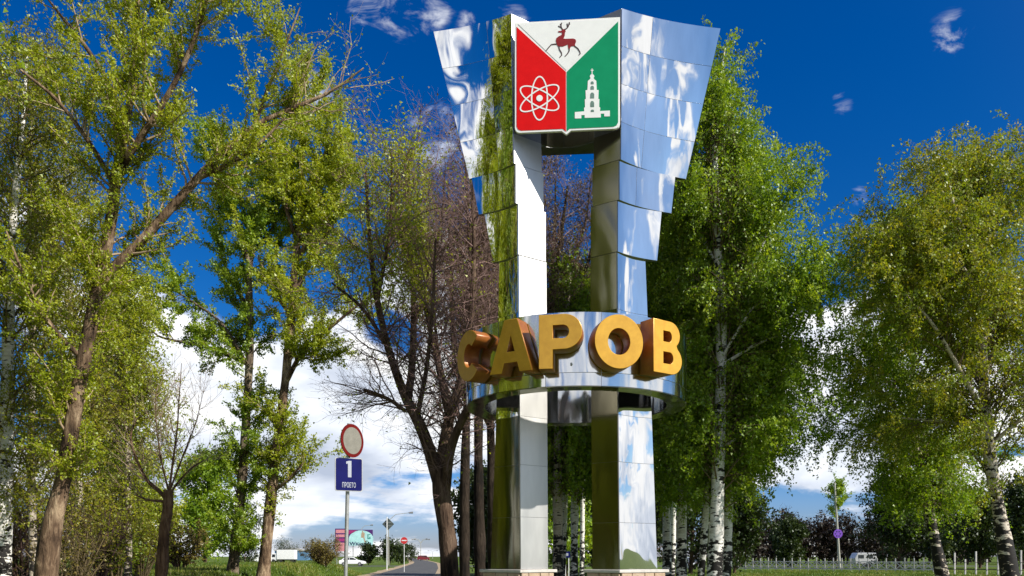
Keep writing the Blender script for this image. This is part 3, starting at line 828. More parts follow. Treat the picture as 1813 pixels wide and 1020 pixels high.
tree('poplar_tree', 'large leaning poplar with a thick forked trunk and sparse yellow-green leaves, nearest on the left', 'tree', 18, 11,
     [(78, 1062, 0, 23), (83, 1000, 0, 19), (92, 930, 0, 15.5), (112, 840, .05, 12.5), (126, 760, 0, 12.5), (150, 640, -.05, 12), (172, 520, 0, 11), (196, 400, 0, 9), (205, 310, 0, 8), (214, 200, .3, 6.5), (219, 90, .5, 6), (224, -60, .6, 3)],
     [[(168, 545, 0, 9), (190, 480, .1, 9), (235, 430, .2, 8.5), (300, 350, .3, 7.5), (365, 265, .5, 6.5), (430, 190, .8, 5), (490, 150, 1, 4), (560, 110, 1.2, 2.8), (625, 58, 1.3, 1.2)],
      [(203, 325, 0, 7), (232, 300, -.3, 6), (265, 268, -.5, 5.5), (330, 195, -.8, 4.5), (375, 120, -1, 3.5), (420, 10, -1.2, 2)],
      [(200, 322, 0, 4.5), (172, 265, -.4, 4), (135, 212, -.8, 3.2), (85, 172, -1, 2)],
      [(213, 232, .1, 5), (192, 150, 0, 4.2), (158, 90, -.2, 3.4), (110, 30, -.3, 2), (75, -20, -.3, 1)],
      [(218, 120, .4, 4.5), (240, 60, .6, 3.6), (268, 0, .7, 2.6), (285, -60, .8, 1.5)],
      [(340, 300, .4, 5), (395, 280, .3, 4), (445, 255, .2, 3), (500, 200, .2, 1.6)],
      [(330, 196, -.8, 4), (350, 130, -.6, 3.4), (365, 60, -.4, 2.6), (372, -30, -.2, 1.5)],
      [(430, 190, .8, 4), (455, 120, .8, 3), (480, 50, .9, 2.2), (510, -40, 1, 1.2)],
      [(150, 640, 0, 5), (115, 590, -.5, 4), (85, 520, -.8, 3), (60, 440, -1, 1.8)]],
     'poplar_bark', 'pale_twig', 'leaf_yellow',
     dict(n=230, t0=.06, t1=1, ang=(25, 70), length=(.5, 1.9), up=.07, wig=.14, npts=6, rr=.45, rmax=.03),
     dict(n=1500, t0=.1, t1=1, ang=(20, 70), length=(.25, .75), up=.06, wig=.18, npts=5, rr=.5, rmax=.01),
     (95000, .036, .066), jit=.045, hang=.1, from_trunk=(.26, 1),
     bare=lambda p, rg: (p[:, 0] < -4.9) | (p[:, 2] < 11.6) | (rg.uniform(size=len(p)) < .05))
# --- two poplars in the middle distance
tree('poplar_tree', 'slender poplar with a long half-bare limb reaching left over the small dead tree', 'tree', 38, 12,
     [(409, 1030, 0, 12.5), (413, 1000, 0, 11), (420, 940, 0, 10), (428, 860, 0, 9), (436, 740, 0, 8), (443, 600, 0, 7), (440, 480, 0, 6.5), (450, 400, .3, 5), (470, 320, .5, 3.6), (488, 240, .6, 1.6)],
     [[(438, 645, 0, 4), (405, 630, -.4, 3.6), (365, 618, -.6, 3), (300, 606, -.8, 1.8), (280, 590, -.8, 1)], [(442, 560, 0, 4), (412, 500, .4, 3.2), (385, 450, .6, 2.4), (372, 385, .8, 1.2)],
      [(442, 470, 0, 4), (425, 400, -.5, 3), (415, 330, -.7, 2), (412, 270, -.8, 1)], [(440, 650, 0, 3.5), (400, 580, -.4, 2.6), (355, 545, -.6, 1.8), (315, 520, -.6, .9)], [(450, 440, .2, 3.6), (478, 380, .9, 2.4), (498, 310, 1.2, 1)]],
     'grey_bark', 'olive_twig', 'leaf_spring',
     dict(n=200, t0=.05, t1=1, ang=(30, 75), length=(.5, 2.2), up=.05, wig=.13, npts=6, rr=.45, rmax=.035),
     dict(n=900, t0=.15, t1=1, ang=(25, 70), length=(.35, 1.1), up=.03, wig=.16, npts=5, rr=.5, rmax=.012),
     (80000, .07, .125), jit=.08, hang=.15, from_trunk=(.12, 1))
tree('poplar_tree', 'tall leafy yellow-green poplar between the slender poplar and the signpost', 'tree', 38, 13,
     [(466, 1022, 0, 13), (469, 990, 0, 10.5), (478, 900, 0, 9.5), (487, 820, 0, 9), (497, 740, 0, 8.4), (509, 640, 0, 7.6), (519, 520, 0, 6.8), (526, 430, 0, 7), (532, 330, 0, 5), (538, 230, 0, 3), (542, 150, 0, 1.2)],
     [[(505, 680, 0, 4.5), (540, 630, -.5, 3.8), (590, 590, -.8, 3), (650, 545, -1, 1.5)], [(520, 520, 0, 4.5), (548, 450, .5, 4), (575, 400, .8, 3), (610, 300, 1, 1.2)], [(484, 870, 0, 3.5), (515, 850, -.4, 2.6), (545, 820, -.6, 1.2)],
      [(526, 430, 0, 4), (505, 350, -.6, 3), (490, 250, -.9, 1.5)], [(530, 370, 0, 4), (560, 290, .6, 3), (582, 200, .9, 1.2)], [(516, 560, 0, 4), (490, 520, -.7, 3), (470, 470, -1.1, 1.2)], [(524, 470, 0, 4), (570, 380, -.4, 3), (625, 300, -.8, 1.2)],
      [(480, 880, 0, 3), (465, 850, .5, 2), (440, 835, .8, 1)]],
     'poplar_bark', 'pale_twig', 'leaf_yellow',
     dict(n=210, t0=.05, t1=1, ang=(25, 70), length=(.6, 2.5), up=.08, wig=.13, npts=6, rr=.45, rmax=.035),
     dict(n=1300, t0=.15, t1=1, ang=(25, 70), length=(.35, 1.1), up=.05, wig=.16, npts=5, rr=.5, rmax=.012),
     (92000, .07, .125), jit=.08, hang=.15, from_trunk=(.14, 1),
     bare=lambda p, rg: (p[:, 2] > 9) | (rg.uniform(size=len(p)) < .62))
# --- small dead tree
tree('dead_tree', 'small bare pollarded tree with crooked leafless limbs standing on the lawn', 'tree', 22, 14,
     [(283, 1040, 0, 12), (287, 1000, 0, 10), (291, 940, 0, 9), (297, 900, 0, 9), (298, 868, 0, 8)],
     [[(297, 885, 0, 4.50), (278, 868, .1, 3.75), (256, 848, .1, 3.15), (240, 815, .1, 2.40), (228, 775, .1, 1.80), (236, 740, .2, 0.90)], [(299, 874, 0, 2.55), (303, 820, .1, 1.95), (308, 760, .2, 1.50), (312, 700, .2, 1.05), (316, 640, .2, 0.52)],
      [(300, 876, 0, 2.25), (320, 852, -.1, 1.80), (345, 830, -.2, 1.20), (368, 815, -.2, 0.60)], [(294, 888, 0, 2.55), (268, 886, -.2, 1.95), (250, 878, -.3, 1.20)], [(299, 872, 0, 1.95), (290, 810, -.2, 1.50), (284, 740, -.3, 0.98), (286, 690, -.3, 0.52)], [(300, 870, 0, 1.95), (318, 800, .3, 1.50), (336, 745, .4, 0.90), (350, 690, .4, 0.45)]],
     'warm_bark', 'fair_twig', 'leaf_bud',
     dict(n=95, t0=.2, t1=1, ang=(20, 55), length=(.4, 1.3), up=.10, wig=.10, npts=6, rr=.5, rmax=.012),
     dict(n=560, t0=.1, t1=1, ang=(20, 50), length=(.2, .7), up=.06, wig=.12, npts=5, rr=.6, rmax=.006),
     None, from_trunk=(.85, 1), sides=14)
# --- dark forked tree by the road
tree('linden_tree', 'dark forked tree with bare purple-brown twigs beside the road, nearest left of the monument', 'tree', 20, 15,
     [(801, 1090, 0, 20), (797, 1030, 0, 16.5), (793, 960, 0, 15), (784, 890, 0, 14.5), (776, 838, 0, 14), (771, 815, 0, 10)],
     [[(776, 850, 0, 12), (758, 790, 0, 11), (740, 745, 0, 10), (716, 698, 0, 8.5), (693, 630, -.3, 6.5), (674, 545, -.5, 5.5), (662, 440, -.6, 3.8), (655, 320, -.6, 1.6)],
      [(722, 712, 0, 7.5), (727, 640, .3, 6.5), (729, 550, .4, 5.5), (725, 440, .4, 4), (721, 350, .4, 2.8), (718, 250, .4, 1.2)],
      [(781, 850, 0, 13), (786, 780, .2, 10.5), (800, 715, .3, 9), (820, 650, .4, 8), (832, 560, .4, 6), (838, 450, .3, 4), (836, 300, .3, 1.6)],
      [(789, 870, 0, 9), (800, 800, -.4, 8), (828, 735, -.6, 6.5), (858, 690, -.8, 4.5), (880, 640, -.9, 2)],
      [(718, 728, 0, 4), (686, 708, -.3, 3), (650, 697, -.5, 1.8)], [(793, 740, .3, 6), (768, 620, .6, 5), (745, 520, .7, 4.2), (715, 440, .8, 3.2), (690, 340, .9, 1.4)],
      [(690, 620, -.3, 4), (650, 560, -.6, 3), (600, 520, -.8, 1.6)], [(729, 570, .4, 4), (755, 470, .7, 3.2), (775, 370, .9, 2.2), (782, 270, 1, 1)], [(674, 545, -.5, 3.5), (700, 430, -.9, 2.6), (705, 310, -1.1, 1.2)],
      [(738, 742, 0, 5), (760, 660, -.6, 4), (772, 560, -.9, 3), (778, 450, -1, 1.4)]],
     'dark_bark', 'purple_twig', 'leaf_yellow',
     dict(n=340, t0=.12, t1=1, ang=(25, 75), length=(.5, 1.9), up=.02, upend=-.06, wig=.15, npts=7, rr=.45, rmax=.022),
     dict(n=3200, t0=.1, t1=1, ang=(25, 70), length=(.3, 1.0), up=.0, wig=.18, npts=6, rr=.55, rmax=.009),
     (170000, .045, .075), from_trunk=(.7, 1), extra=dict(n=10000, t0=.2, t1=1, ang=(20, 60), length=(.15, .5), up=.02, wig=.18, npts=4, rr=.6),
     bare=lambda p, rg: ((p[:, 2] > 7.6) & (p[:, 2] < 11.8) & (p[:, 0] < -2.0) & (rg.uniform(size=len(p)) < .26)) | (rg.uniform(size=len(p)) < .012), sides=16)
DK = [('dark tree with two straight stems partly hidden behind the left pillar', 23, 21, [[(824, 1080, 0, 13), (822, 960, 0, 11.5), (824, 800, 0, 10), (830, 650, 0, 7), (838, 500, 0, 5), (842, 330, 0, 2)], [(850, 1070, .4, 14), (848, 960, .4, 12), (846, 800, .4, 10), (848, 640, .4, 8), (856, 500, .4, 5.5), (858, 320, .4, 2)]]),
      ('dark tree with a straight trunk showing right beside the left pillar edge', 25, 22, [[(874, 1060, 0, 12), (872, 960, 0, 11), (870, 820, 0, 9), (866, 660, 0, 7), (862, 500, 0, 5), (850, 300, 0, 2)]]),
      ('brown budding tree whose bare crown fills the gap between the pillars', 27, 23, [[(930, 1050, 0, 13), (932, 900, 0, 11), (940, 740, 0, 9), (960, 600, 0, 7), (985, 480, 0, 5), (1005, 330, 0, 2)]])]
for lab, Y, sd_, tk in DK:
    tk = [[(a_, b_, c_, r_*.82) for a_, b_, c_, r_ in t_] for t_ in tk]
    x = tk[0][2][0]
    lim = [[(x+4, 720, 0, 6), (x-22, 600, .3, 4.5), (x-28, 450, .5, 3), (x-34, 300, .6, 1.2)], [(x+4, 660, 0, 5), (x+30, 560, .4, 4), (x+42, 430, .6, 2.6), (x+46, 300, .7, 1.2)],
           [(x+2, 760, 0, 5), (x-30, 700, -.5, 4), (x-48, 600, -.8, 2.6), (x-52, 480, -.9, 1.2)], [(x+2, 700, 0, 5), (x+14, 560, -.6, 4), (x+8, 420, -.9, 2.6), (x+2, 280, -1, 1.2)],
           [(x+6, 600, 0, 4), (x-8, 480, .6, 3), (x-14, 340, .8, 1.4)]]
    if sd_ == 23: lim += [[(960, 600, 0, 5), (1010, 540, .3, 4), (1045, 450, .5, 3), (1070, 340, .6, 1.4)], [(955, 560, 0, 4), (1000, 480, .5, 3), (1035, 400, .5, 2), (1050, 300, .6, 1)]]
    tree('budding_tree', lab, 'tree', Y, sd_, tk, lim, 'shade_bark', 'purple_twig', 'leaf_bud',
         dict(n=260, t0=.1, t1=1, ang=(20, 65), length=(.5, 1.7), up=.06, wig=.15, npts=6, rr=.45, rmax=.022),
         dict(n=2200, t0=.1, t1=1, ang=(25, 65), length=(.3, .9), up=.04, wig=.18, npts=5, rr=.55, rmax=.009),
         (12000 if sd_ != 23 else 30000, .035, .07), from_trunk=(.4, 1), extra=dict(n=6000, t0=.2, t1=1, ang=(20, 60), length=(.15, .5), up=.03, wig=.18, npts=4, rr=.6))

# --- birches
def near_trunk(trunk, Y, wid, zmax, p=.8):
    P, R = stem(trunk, Y)
    def f(q, rg):
        dx = np.abs(q[:, 0]-np.interp(q[:, 2], P[:, 2], P[:, 0]))
        return ~((dx < wid) & (q[:, 1] < Y) & (q[:, 2] < zmax) & (rg.uniform(size=len(q)) < p))
    return f
def birch(name, label, Y, seed, trunk, limbs, hw, nsec, nter, lv, tm='birch_bark', wm='olive_twig', lm='leaf_birch', group=None, droop=-.30, jit=.055, lvk=2.4, ft=(.2, 1), ang=(28, 62), clear_w=.25, clear_z=9., sides=12):
    """hw: list of (py, half width px) giving the crown's outline"""
    ym = [EYE+(HOR-a)/F*Y for a, b_ in hw][::-1]; wm_ = [b_*Y/F for a, b_ in hw][::-1]
    k = Y/23.
    return tree(name, label, 'tree', Y, seed, trunk, limbs, tm, wm, lm,
                dict(n=nsec, t0=.03, t1=.99, ang=ang, length=(.35, 1.15), up=.05, upend=-.03, wig=.09, npts=7, rr=.4, rmax=.03*k),
                dict(n=int(nter*1.5), t0=.32, t1=1, ang=(25, 75), length=(.45*k, 1.4*k), up=-.06, upend=droop*1.6, wig=.10, npts=6, rr=.5, rmax=.008*k),
                (int(lv[0]*lvk), lv[1]*.80, lv[2]*.92), group, jit=jit, fall=.05, hang=.5, from_trunk=ft, tonek=.5, lenfn=lambda b_, t: np.interp(b_[:, 2], ym, wm_), sides=sides, wtrunk=1.6, bare=near_trunk(trunk, Y, clear_w, clear_z))
birch('birch_tree', 'tallest birch with a bright white trunk and full green crown right of the monument', 23, 31,
      [(1262, 1075, 0, 15), (1268, 960, 0, 13), (1272, 820, 0, 11.5), (1276, 690, 0, 10), (1277, 550, 0, 9), (1270, 420, 0, 7.5), (1266, 300, 0, 6), (1268, 190, 0, 3.6), (1284, 85, 0, 1)],
      [[(1276, 520, 0, 4.5), (1300, 460, .4, 3.8), (1320, 400, .6, 3), (1335, 300, .7, 1.4)], [(1272, 470, 0, 3.6), (1235, 390, .4, 3), (1205, 320, .6, 1.5)], [(1274, 640, 0, 3), (1320, 560, -.8, 2.4), (1370, 530, -1.2, 1.2)], [(1276, 560, 0, 4), (1330, 470, -.5, 3), (1365, 370, -.7, 1.4)],
       [(1284, 790, .1, 2.6), (1322, 760, -.2, 2), (1352, 705, -.3, 1.2), (1372, 680, -.3, .6)], [(1274, 650, 0, 3.4), (1325, 620, -.4, 2.6), (1375, 600, -.6, 1.4)], [(1275, 730, 0, 3.2), (1325, 720, .5, 2.4), (1375, 725, .7, 1.2)], [(1274, 440, 0, 3.4), (1300, 330, .6, 2.6), (1312, 210, .8, 1.2)]],
      [(80, 10), (140, 24), (210, 46), (300, 72), (400, 92), (520, 100), (650, 108), (780, 112), (880, 100), (930, 50)], 330, 2600, (88000, .055, .095), ft=(.16, 1), clear_w=.52, clear_z=13.5)
GV = [('second birch trunk of the clump standing close behind the tallest birch', 24.5, 32, [(1284, 1070, 0, 9), (1288, 950, 0, 8), (1292, 800, 0, 7), (1290, 640, 0, 6), (1300, 450, 0, 4), (1310, 280, 0, 1.6)], [(260, 20), (350, 50), (500, 75), (700, 90), (850, 85), (900, 50)], 30000, 'birch_bark'),
      ('thin leaning birch trunk left of the tallest birch', 24, 33, [(1238, 1060, 0, 7), (1246, 960, 0, 6.2), (1256, 820, 0, 5.4), (1262, 700, 0, 4.6), (1250, 560, 0, 3.6), (1246, 380, 0, 1.5)], [(330, 20), (450, 70), (600, 110), (760, 110), (880, 60)], 16000, 'birch_bark'),
      ('birch with a black-scarred trunk two steps left of the tallest birch', 26, 34, [(1206, 1060, 0, 9.5), (1207, 960, 0, 8.5), (1208, 840, 0, 7.6), (1209, 720, 0, 6.8), (1204, 560, 0, 5), (1200, 380, 0, 2)], [(330, 20), (450, 80), (600, 130), (760, 140), (900, 80)], 30000, 'birch_bark'),
      ('birch trunk just right of the right pillar foot', 30, 35, [(1180, 1050, 0, 8), (1181, 950, 0, 7), (1178, 840, 0, 6.4), (1176, 720, 0, 5.6), (1170, 560, 0, 4), (1172, 400, 0, 1.6)], [(380, 20), (500, 70), (650, 110), (800, 110), (900, 70)], 24000, 'birch_bark'),
      ('dull birch trunk at the left side of the gap between the pillars', 27, 36, [(988, 1050, 0, 9.5), (988, 950, 0, 8.5), (987, 820, 0, 7.6), (990, 720, 0, 6.6), (1000, 600, 0, 5), (1010, 480, 0, 2)], [(560, 20), (650, 60), (760, 70), (900, 60)], 12000, 'birch_bark_dull'),
      ('slim birch leaning slightly beside the dull one in the gap', 29, 37, [(994, 1045, 0, 6), (998, 950, 0, 5.4), (1003, 820, 0, 4.8), (1006, 740, 0, 4.4), (1010, 620, 0, 3), (1016, 500, 0, 1.4)], [(540, 20), (650, 60), (760, 80), (900, 60)], 12000, 'birch_bark'),
      ('white birch with dark bands in the middle of the gap between the pillars', 28, 38, [(1016, 1045, 0, 7.2), (1017, 950, 0, 6.6), (1019, 840, 0, 6), (1021, 740, 0, 5.6), (1024, 600, 0, 4), (1030, 470, 0, 1.6)], [(520, 20), (650, 70), (760, 90), (920, 70)], 15000, 'birch_bark'),
      ('thinnest birch at the right side of the gap, far behind the pillars', 38, 39, [(1030, 1030, 0, 5), (1031, 950, 0, 4.4), (1032, 820, 0, 4), (1034, 720, 0, 3.4), (1040, 600, 0, 2.4), (1046, 480, 0, 1)], [(520, 20), (650, 70), (760, 90), (940, 80)], 12000, 'birch_bark'),
      ('far birch between the right pillar and the black-scarred birch', 40, 40, [(1190, 1030, 0, 5), (1192, 950, 0, 4.4), (1194, 820, 0, 4), (1192, 700, 0, 3.4), (1186, 560, 0, 2.4), (1190, 440, 0, 1)], [(420, 20), (560, 90), (760, 120), (950, 100)], 18000, 'birch_bark')]
for lab, Y, sd_, tk, hw, nl, tm in GV:
    k = Y/24
    birch('birch_tree', lab, Y, sd_, tk, [], hw, 90, 700, (nl, .065*k, .11*k), tm, ft=(.3, 1), group='birches of the grove behind the monument')
# right-hand birches
birch('birch_tree', 'broad amber-topped birch with a dark rough foot at the right edge', 22, 51,
      [(1798, 1085, 0, 19), (1787, 1010, 0, 15), (1775, 940, 0, 12.5), (1760, 860, 0, 10.5), (1748, 770, 0, 9), (1740, 650, 0, 8), (1736, 520, 0, 7), (1726, 420, .2, 6), (1722, 350, .3, 3.6), (1716, 290, .3, 1.4)],
      [[(1737, 560, 0, 5), (1700, 470, -.6, 4), (1660, 400, -.9, 3), (1640, 340, -1, 1.4)], [(1734, 490, 0, 5), (1770, 420, .4, 4), (1800, 350, .6, 2.8), (1830, 310, .7, 1.3)], [(1745, 740, 0, 4.5), (1680, 660, -.5, 3.6), (1620, 590, -.9, 2.6), (1570, 540, -1, 1.2)],
       [(1742, 690, 0, 4.5), (1690, 570, .5, 3.6), (1640, 480, .8, 2.4), (1600, 400, 1, 1.2)], [(1750, 790, 0, 4), (1800, 740, -.4, 3), (1850, 700, -.6, 1.4)], [(1728, 420, .2, 4), (1755, 340, -.4, 3), (1770, 300, -.6, 1.2)], [(1742, 670, 0, 4), (1790, 600, .5, 3), (1850, 540, .8, 1.4)], [(1738, 580, 0, 4), (1690, 530, -1, 3), (1620, 470, -1.4, 1.6), (1560, 440, -1.5, .8)],
       [(1750, 760, 0, 3.6), (1690, 740, .6, 3), (1620, 730, .9, 1.6)]],
      [(235, 10), (300, 50), (380, 95), (500, 130), (620, 150), (740, 150), (840, 110), (900, 50)], 300, 2300, (62000, .05, .085), 'birch_bark_old', lm='leaf_amber', ft=(.3, 1), clear_w=.35, clear_z=8.)
birch('birch_tree', 'forked birch with a leaning black and white trunk and dark green hanging crown', 26, 52,
      [(1676, 1055, 0, 13), (1664, 1000, 0, 10.5), (1654, 950, 0, 9.5), (1644, 905, 0, 9), (1632, 860, 0, 7), (1622, 780, 0, 5.6), (1616, 680, 0, 4.8), (1617, 560, 0, 4), (1614, 460, 0, 2.6), (1612, 390, 0, 1.2)],
      [[(1646, 912, 0, 5.5), (1662, 880, .2, 4.4), (1690, 850, .4, 3), (1720, 800, .5, 1.3)], [(1620, 760, 0, 3.4), (1570, 690, -.4, 2.6), (1520, 650, -.6, 1.2)], [(1617, 640, 0, 3.4), (1580, 540, .5, 2.6), (1545, 450, .8, 1.2)], [(1624, 800, 0, 3.4), (1570, 760, .5, 2.6), (1510, 740, .8, 1.2)], [(1617, 600, 0, 3), (1650, 520, -.5, 2.4), (1670, 430, -.7, 1.2)]],
      [(375, 16), (450, 45), (550, 66), (650, 86), (760, 100), (840, 100), (900, 60)], 190, 1500, (42000, .06, .10), 'birch_bark_old', lm='leaf_birch', ft=(.3, 1), droop=-.36)
# left-edge birches
LB = [('birch with a white peeling trunk cut by the left edge of the picture', 20, 61, [(0, 1080, 0, 17), (4, 960, 0, 15), (8, 840, 0, 13), (12, 700, 0, 11), (16, 540, 0, 8.5), (24, 380, 0, 6.5), (40, 220, 0, 4), (48, 90, 0, 1.5)], [(60, 50), (160, 110), (300, 140), (500, 150), (700, 140), (860, 90), (920, 40)], 16000, 'leaf_olive', 'birch_bark'),
      ('slender olive-leaved birch just left of the big leaning poplar', 23, 62, [(60, 1070, 0, 8), (58, 940, 0, 7), (55, 780, 0, 6.5), (60, 600, 0, 5.6), (52, 420, 0, 4.4), (56, 260, 0, 3), (60, 120, 0, 1.2)], [(100, 30), (200, 70), (350, 100), (550, 120), (750, 120), (900, 80), (960, 40)], 11000, 'leaf_olive', 'birch_bark_dull'),
      ('olive birch behind the leaning poplar with an orange-tinted crown', 28, 63, [(136, 1050, 0, 8), (140, 940, 0, 7), (136, 780, 0, 6), (128, 600, 0, 5), (120, 420, 0, 3.6), (112, 260, 0, 2)], [(200, 24), (320, 45), (480, 70), (650, 100), (800, 110), (930, 90)], 9500, 'leaf_olive', 'birch_bark_dull'),
      ('yellow-green birch to the right of the leaning poplar trunk, in front of the clouds', 30, 64, [(226, 1040, 0, 7), (228, 940, 0, 6), (226, 800, 0, 5), (222, 660, 0, 4), (220, 540, 0, 2.4), (216, 480, 0, 1)], [(470, 24), (560, 56), (700, 72), (820, 75), (940, 60)], 11500, 'leaf_yellow', 'birch_bark_dull'),
      ('leafy birch filling behind the foot of the leaning poplar', 34, 65, [(176, 1030, 0, 6), (178, 940, 0, 5.4), (176, 820, 0, 4.6), (180, 700, 0, 3.6), (184, 600, 0, 2)], [(560, 30), (660, 70), (780, 90), (900, 90), (960, 60)], 15000, 'leaf_spring', 'birch_bark_dull')]
for lab, Y, sd_, tk, hw, nl, lm, tm in LB:
    k = Y/23
    birch('birch_tree', lab, Y, sd_, tk, [], hw, 140, 1100, (nl, .055*k, .09*k), tm, lm=lm, ft=(.18, 1), group='birches along the left edge', ang=(25, 70))

# --- generic small growth: a builder in metres around the origin, copied about
def shrub(name, seed, h, r, nst, ntw, nl, size, wm, lm, label, cat, loc, bend=.25, group=None):
    rg = np.random.default_rng(seed); L = []
    root = empty(name, loc, label, cat, group)
    lx, ly, lz = loc
    for i in range(nst):
        a = rg.uniform(0, 2*PI); hh = h*rg.uniform(.6, 1); rr = r*rg.uniform(.2, 1)
        x0, y0 = .12*r*math.cos(a), .12*r*math.sin(a)
        pts = [(lx+x0, ly+y0, lz-.05, .018*h), (lx+x0+rr*.35*math.cos(a), ly+y0+rr*.35*math.sin(a), lz+hh*.45, .012*h), (lx+rr*math.cos(a), ly+rr*math.sin(a), lz+hh, .005*h)]
        C_ = catmull(pts, NPT); L.append((C_[:, :3], C_[:, 3]))
    P, R = stack(L)
    P2, R2 = sprout(rg, P, R, ntw, .15, 1, (20, 65), (.15*h, .45*h), .05, .15, 5, .5, rmin=.003*h)
    P3, R3 = sprout(rg, P2, R2, ntw*5, .1, 1, (20, 65), (.06*h, .22*h), .03, .18, 4, .6, rmin=.002*h)
    V, Q = tubes(P, R, 5); np_mesh('stems', V, Q, [wm], root, smooth=True)
    V1, Q1 = tubes(P2, R2, 3); V2, Q2 = tubes(P3, R3, 3)
    np_mesh('branches', np.vstack([V1, V2]), np.vstack([Q1, Q2+len(V1)]), [wm], root)['kind'] = 'stuff'
    p, idx = along(rg, P3, nl, .1, 1, .03*h)
    V, Q = leaf_quads(rg, p, size, .1)
    np_mesh('leaves', V, Q, [lm], root, tone=tones(rg, len(p), idx))['kind'] = 'stuff'
    return root
def gl(px, Y): x = (px-906.5)/F*Y; return (x, Y, ground_z(x, Y))
SH_ = [(40, 24, 2.3, 1.2, 'bare brown thicket at the foot of the left-edge birch', 'red_twig', 'leaf_brush', 700),
       (125, 21, 1.9, 1.1, 'twiggy brown bush right at the foot of the leaning poplar', 'olive_twig', 'leaf_brush', 1200),
       (170, 27, 2.6, 1.3, 'tall brown scrub just right of the leaning poplar', 'red_twig', 'leaf_olive', 2600),
       (205, 31, 2.4, 1.4, 'green-leaved scrub between the leaning poplar and the dead tree', 'olive_twig', 'leaf_spring', 4200),
       (252, 33, 2.5, 1.4, 'olive scrub just left of the dead tree', 'olive_twig', 'leaf_olive', 3600),
       (-5, 28, 3.0, 1.5, 'tangled scrub cut by the left picture edge', 'red_twig', 'leaf_brush', 1400),
       (80, 33, 3.4, 1.8, 'tall dull scrub behind the slender olive birch', 'olive_twig', 'leaf_olive', 4000),
       (318, 44, 2.2, 1.5, 'brown scrub right behind the dead tree trunk', 'red_twig', 'leaf_brush', 2200)]
for k, (px, Y, h, r, lab, wm, lm, nl) in enumerate(SH_):
    shrub('shrub', 80+k, h, r, 22, 150, nl, (.05*Y/24, .085*Y/24), wm, lm, lab, 'shrub', gl(px, Y), group='scrub under the left trees')
shrub('bush', 95, 1.75, 1.5, 46, 420, 9000, (.06, .10), 'red_twig', 'leaf_brush', 'rounded yellow-brown bush left of the signpost beyond the lawn', 'bush', gl(572, 62))

def blob_tree(name, seed, H, hw, loc, label, lm, tm='dark_bark', wm='dark_twig', nl=9000, size=(.16, .28), group=None, clear=.12, nb=60, tr=1.0):
    """crown on real limbs, for trees farther off; H height, hw half width"""
    rg = np.random.default_rng(seed); root = empty(name, loc, label, 'tree', group); x, y, z = loc
    P = catmull([(x, y, z-.2, .022*H), (x+.02*H, y, z+.35*H, .016*H), (x, y, z+.7*H, .009*H), (x+.01*H, y, z+.97*H, .003*H)], NPT)
    PT, RT = P[None, :, :3], P[None, :, 3]*tr
    def prof(b_, t):
        u = np.clip((b_[:, 2]-z)/H, 0, 1); return hw*np.sqrt(np.clip(1-((u-.42)/.62)**2, .05, 1))
    P2, R2 = sprout(rg, PT, RT, nb, clear, .98, (35, 75), (.6, 1.15), .08, .12, 6, .45, lenfn=prof, rmin=.002*H)
    P3, R3 = sprout(rg, P2, R2, nb*7, .2, 1, (25, 70), (.18*hw, .5*hw), .05, .16, 5, .5, rmin=.001*H)
    V, Q = tubes(PT, RT, 8); np_mesh('trunk', V, Q, [tm], root, smooth=True)
    V1, Q1 = tubes(P2, R2, 4); V2, Q2 = tubes(P3, R3, 3)
    np_mesh('branches', np.vstack([V1, V2]), np.vstack([Q1, Q2+len(V1)]), [wm], root)['kind'] = 'stuff'
    p, idx = along(rg, P3, nl, .1, 1, .07*hw)
    V, Q = leaf_quads(rg, p, size, .2)
    np_mesh('crown', V, Q, [lm], root, tone=tones(rg, len(p), idx, .5))['kind'] = 'stuff'
    return root
blob_tree('leafy_tree', 101, 7.6, 2.5, gl(362, 62), 'dense round dark green tree between the dead tree and the poplars', 'leaf_birch', nl=14000, size=(.14, .24), clear=.05, nb=90)
blob_tree('leafy_tree', 102, 4.6, 1.7, gl(278, 50), 'low yellow-green tree behind the dead tree', 'leaf_yellow', nl=7000, size=(.12, .2), clear=.05)
blob_tree('leafy_tree', 103, 10.5, 4.6, gl(1590, 105), 'dark green tree behind the forked birch and the concrete fence', 'leaf_shaded', nl=15000, size=(.25, .42), clear=.05, nb=110)
blob_tree('leafy_tree', 104, 9.0, 4.2, gl(1735, 110), 'dark leafy tree behind the posts at the right edge', 'leaf_shaded', nl=12000, size=(.25, .42), clear=.05, nb=90)
blob_tree('leafy_tree', 105, 9.5, 4.4, gl(1812, 100), 'half-seen dark tree cut by the right picture edge', 'leaf_shaded', nl=11000, size=(.25, .42), clear=.05, nb=90)
blob_tree('leafy_tree', 106, 8.5, 4.0, gl(1660, 125), 'dark olive tree between the two right-hand birches', 'leaf_shaded', nl=10000, size=(.3, .45), clear=.05, nb=80)
blob_tree('leafy_tree', 107, 5.5, 3.0, gl(1395, 120), 'low round dark green tree over the left half of the concrete fence', 'leaf_shaded', nl=9000, size=(.25, .4), clear=.03, nb=80)
# dark understorey behind the grove
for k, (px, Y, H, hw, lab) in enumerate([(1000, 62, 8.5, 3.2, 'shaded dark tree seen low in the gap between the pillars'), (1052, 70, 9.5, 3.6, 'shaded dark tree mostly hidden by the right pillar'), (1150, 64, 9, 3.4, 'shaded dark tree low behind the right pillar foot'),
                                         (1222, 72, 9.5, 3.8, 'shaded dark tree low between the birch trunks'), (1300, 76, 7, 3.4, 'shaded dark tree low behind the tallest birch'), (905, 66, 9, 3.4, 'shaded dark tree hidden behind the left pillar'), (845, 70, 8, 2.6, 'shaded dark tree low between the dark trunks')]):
    blob_tree('leafy_tree', 120+k, H, hw, gl(px, Y), lab, 'leaf_shaded' if k != 0 else 'leaf_birch', nl=9000, size=(.2, .34), clear=.05, nb=70, group='dark trees behind the grove')
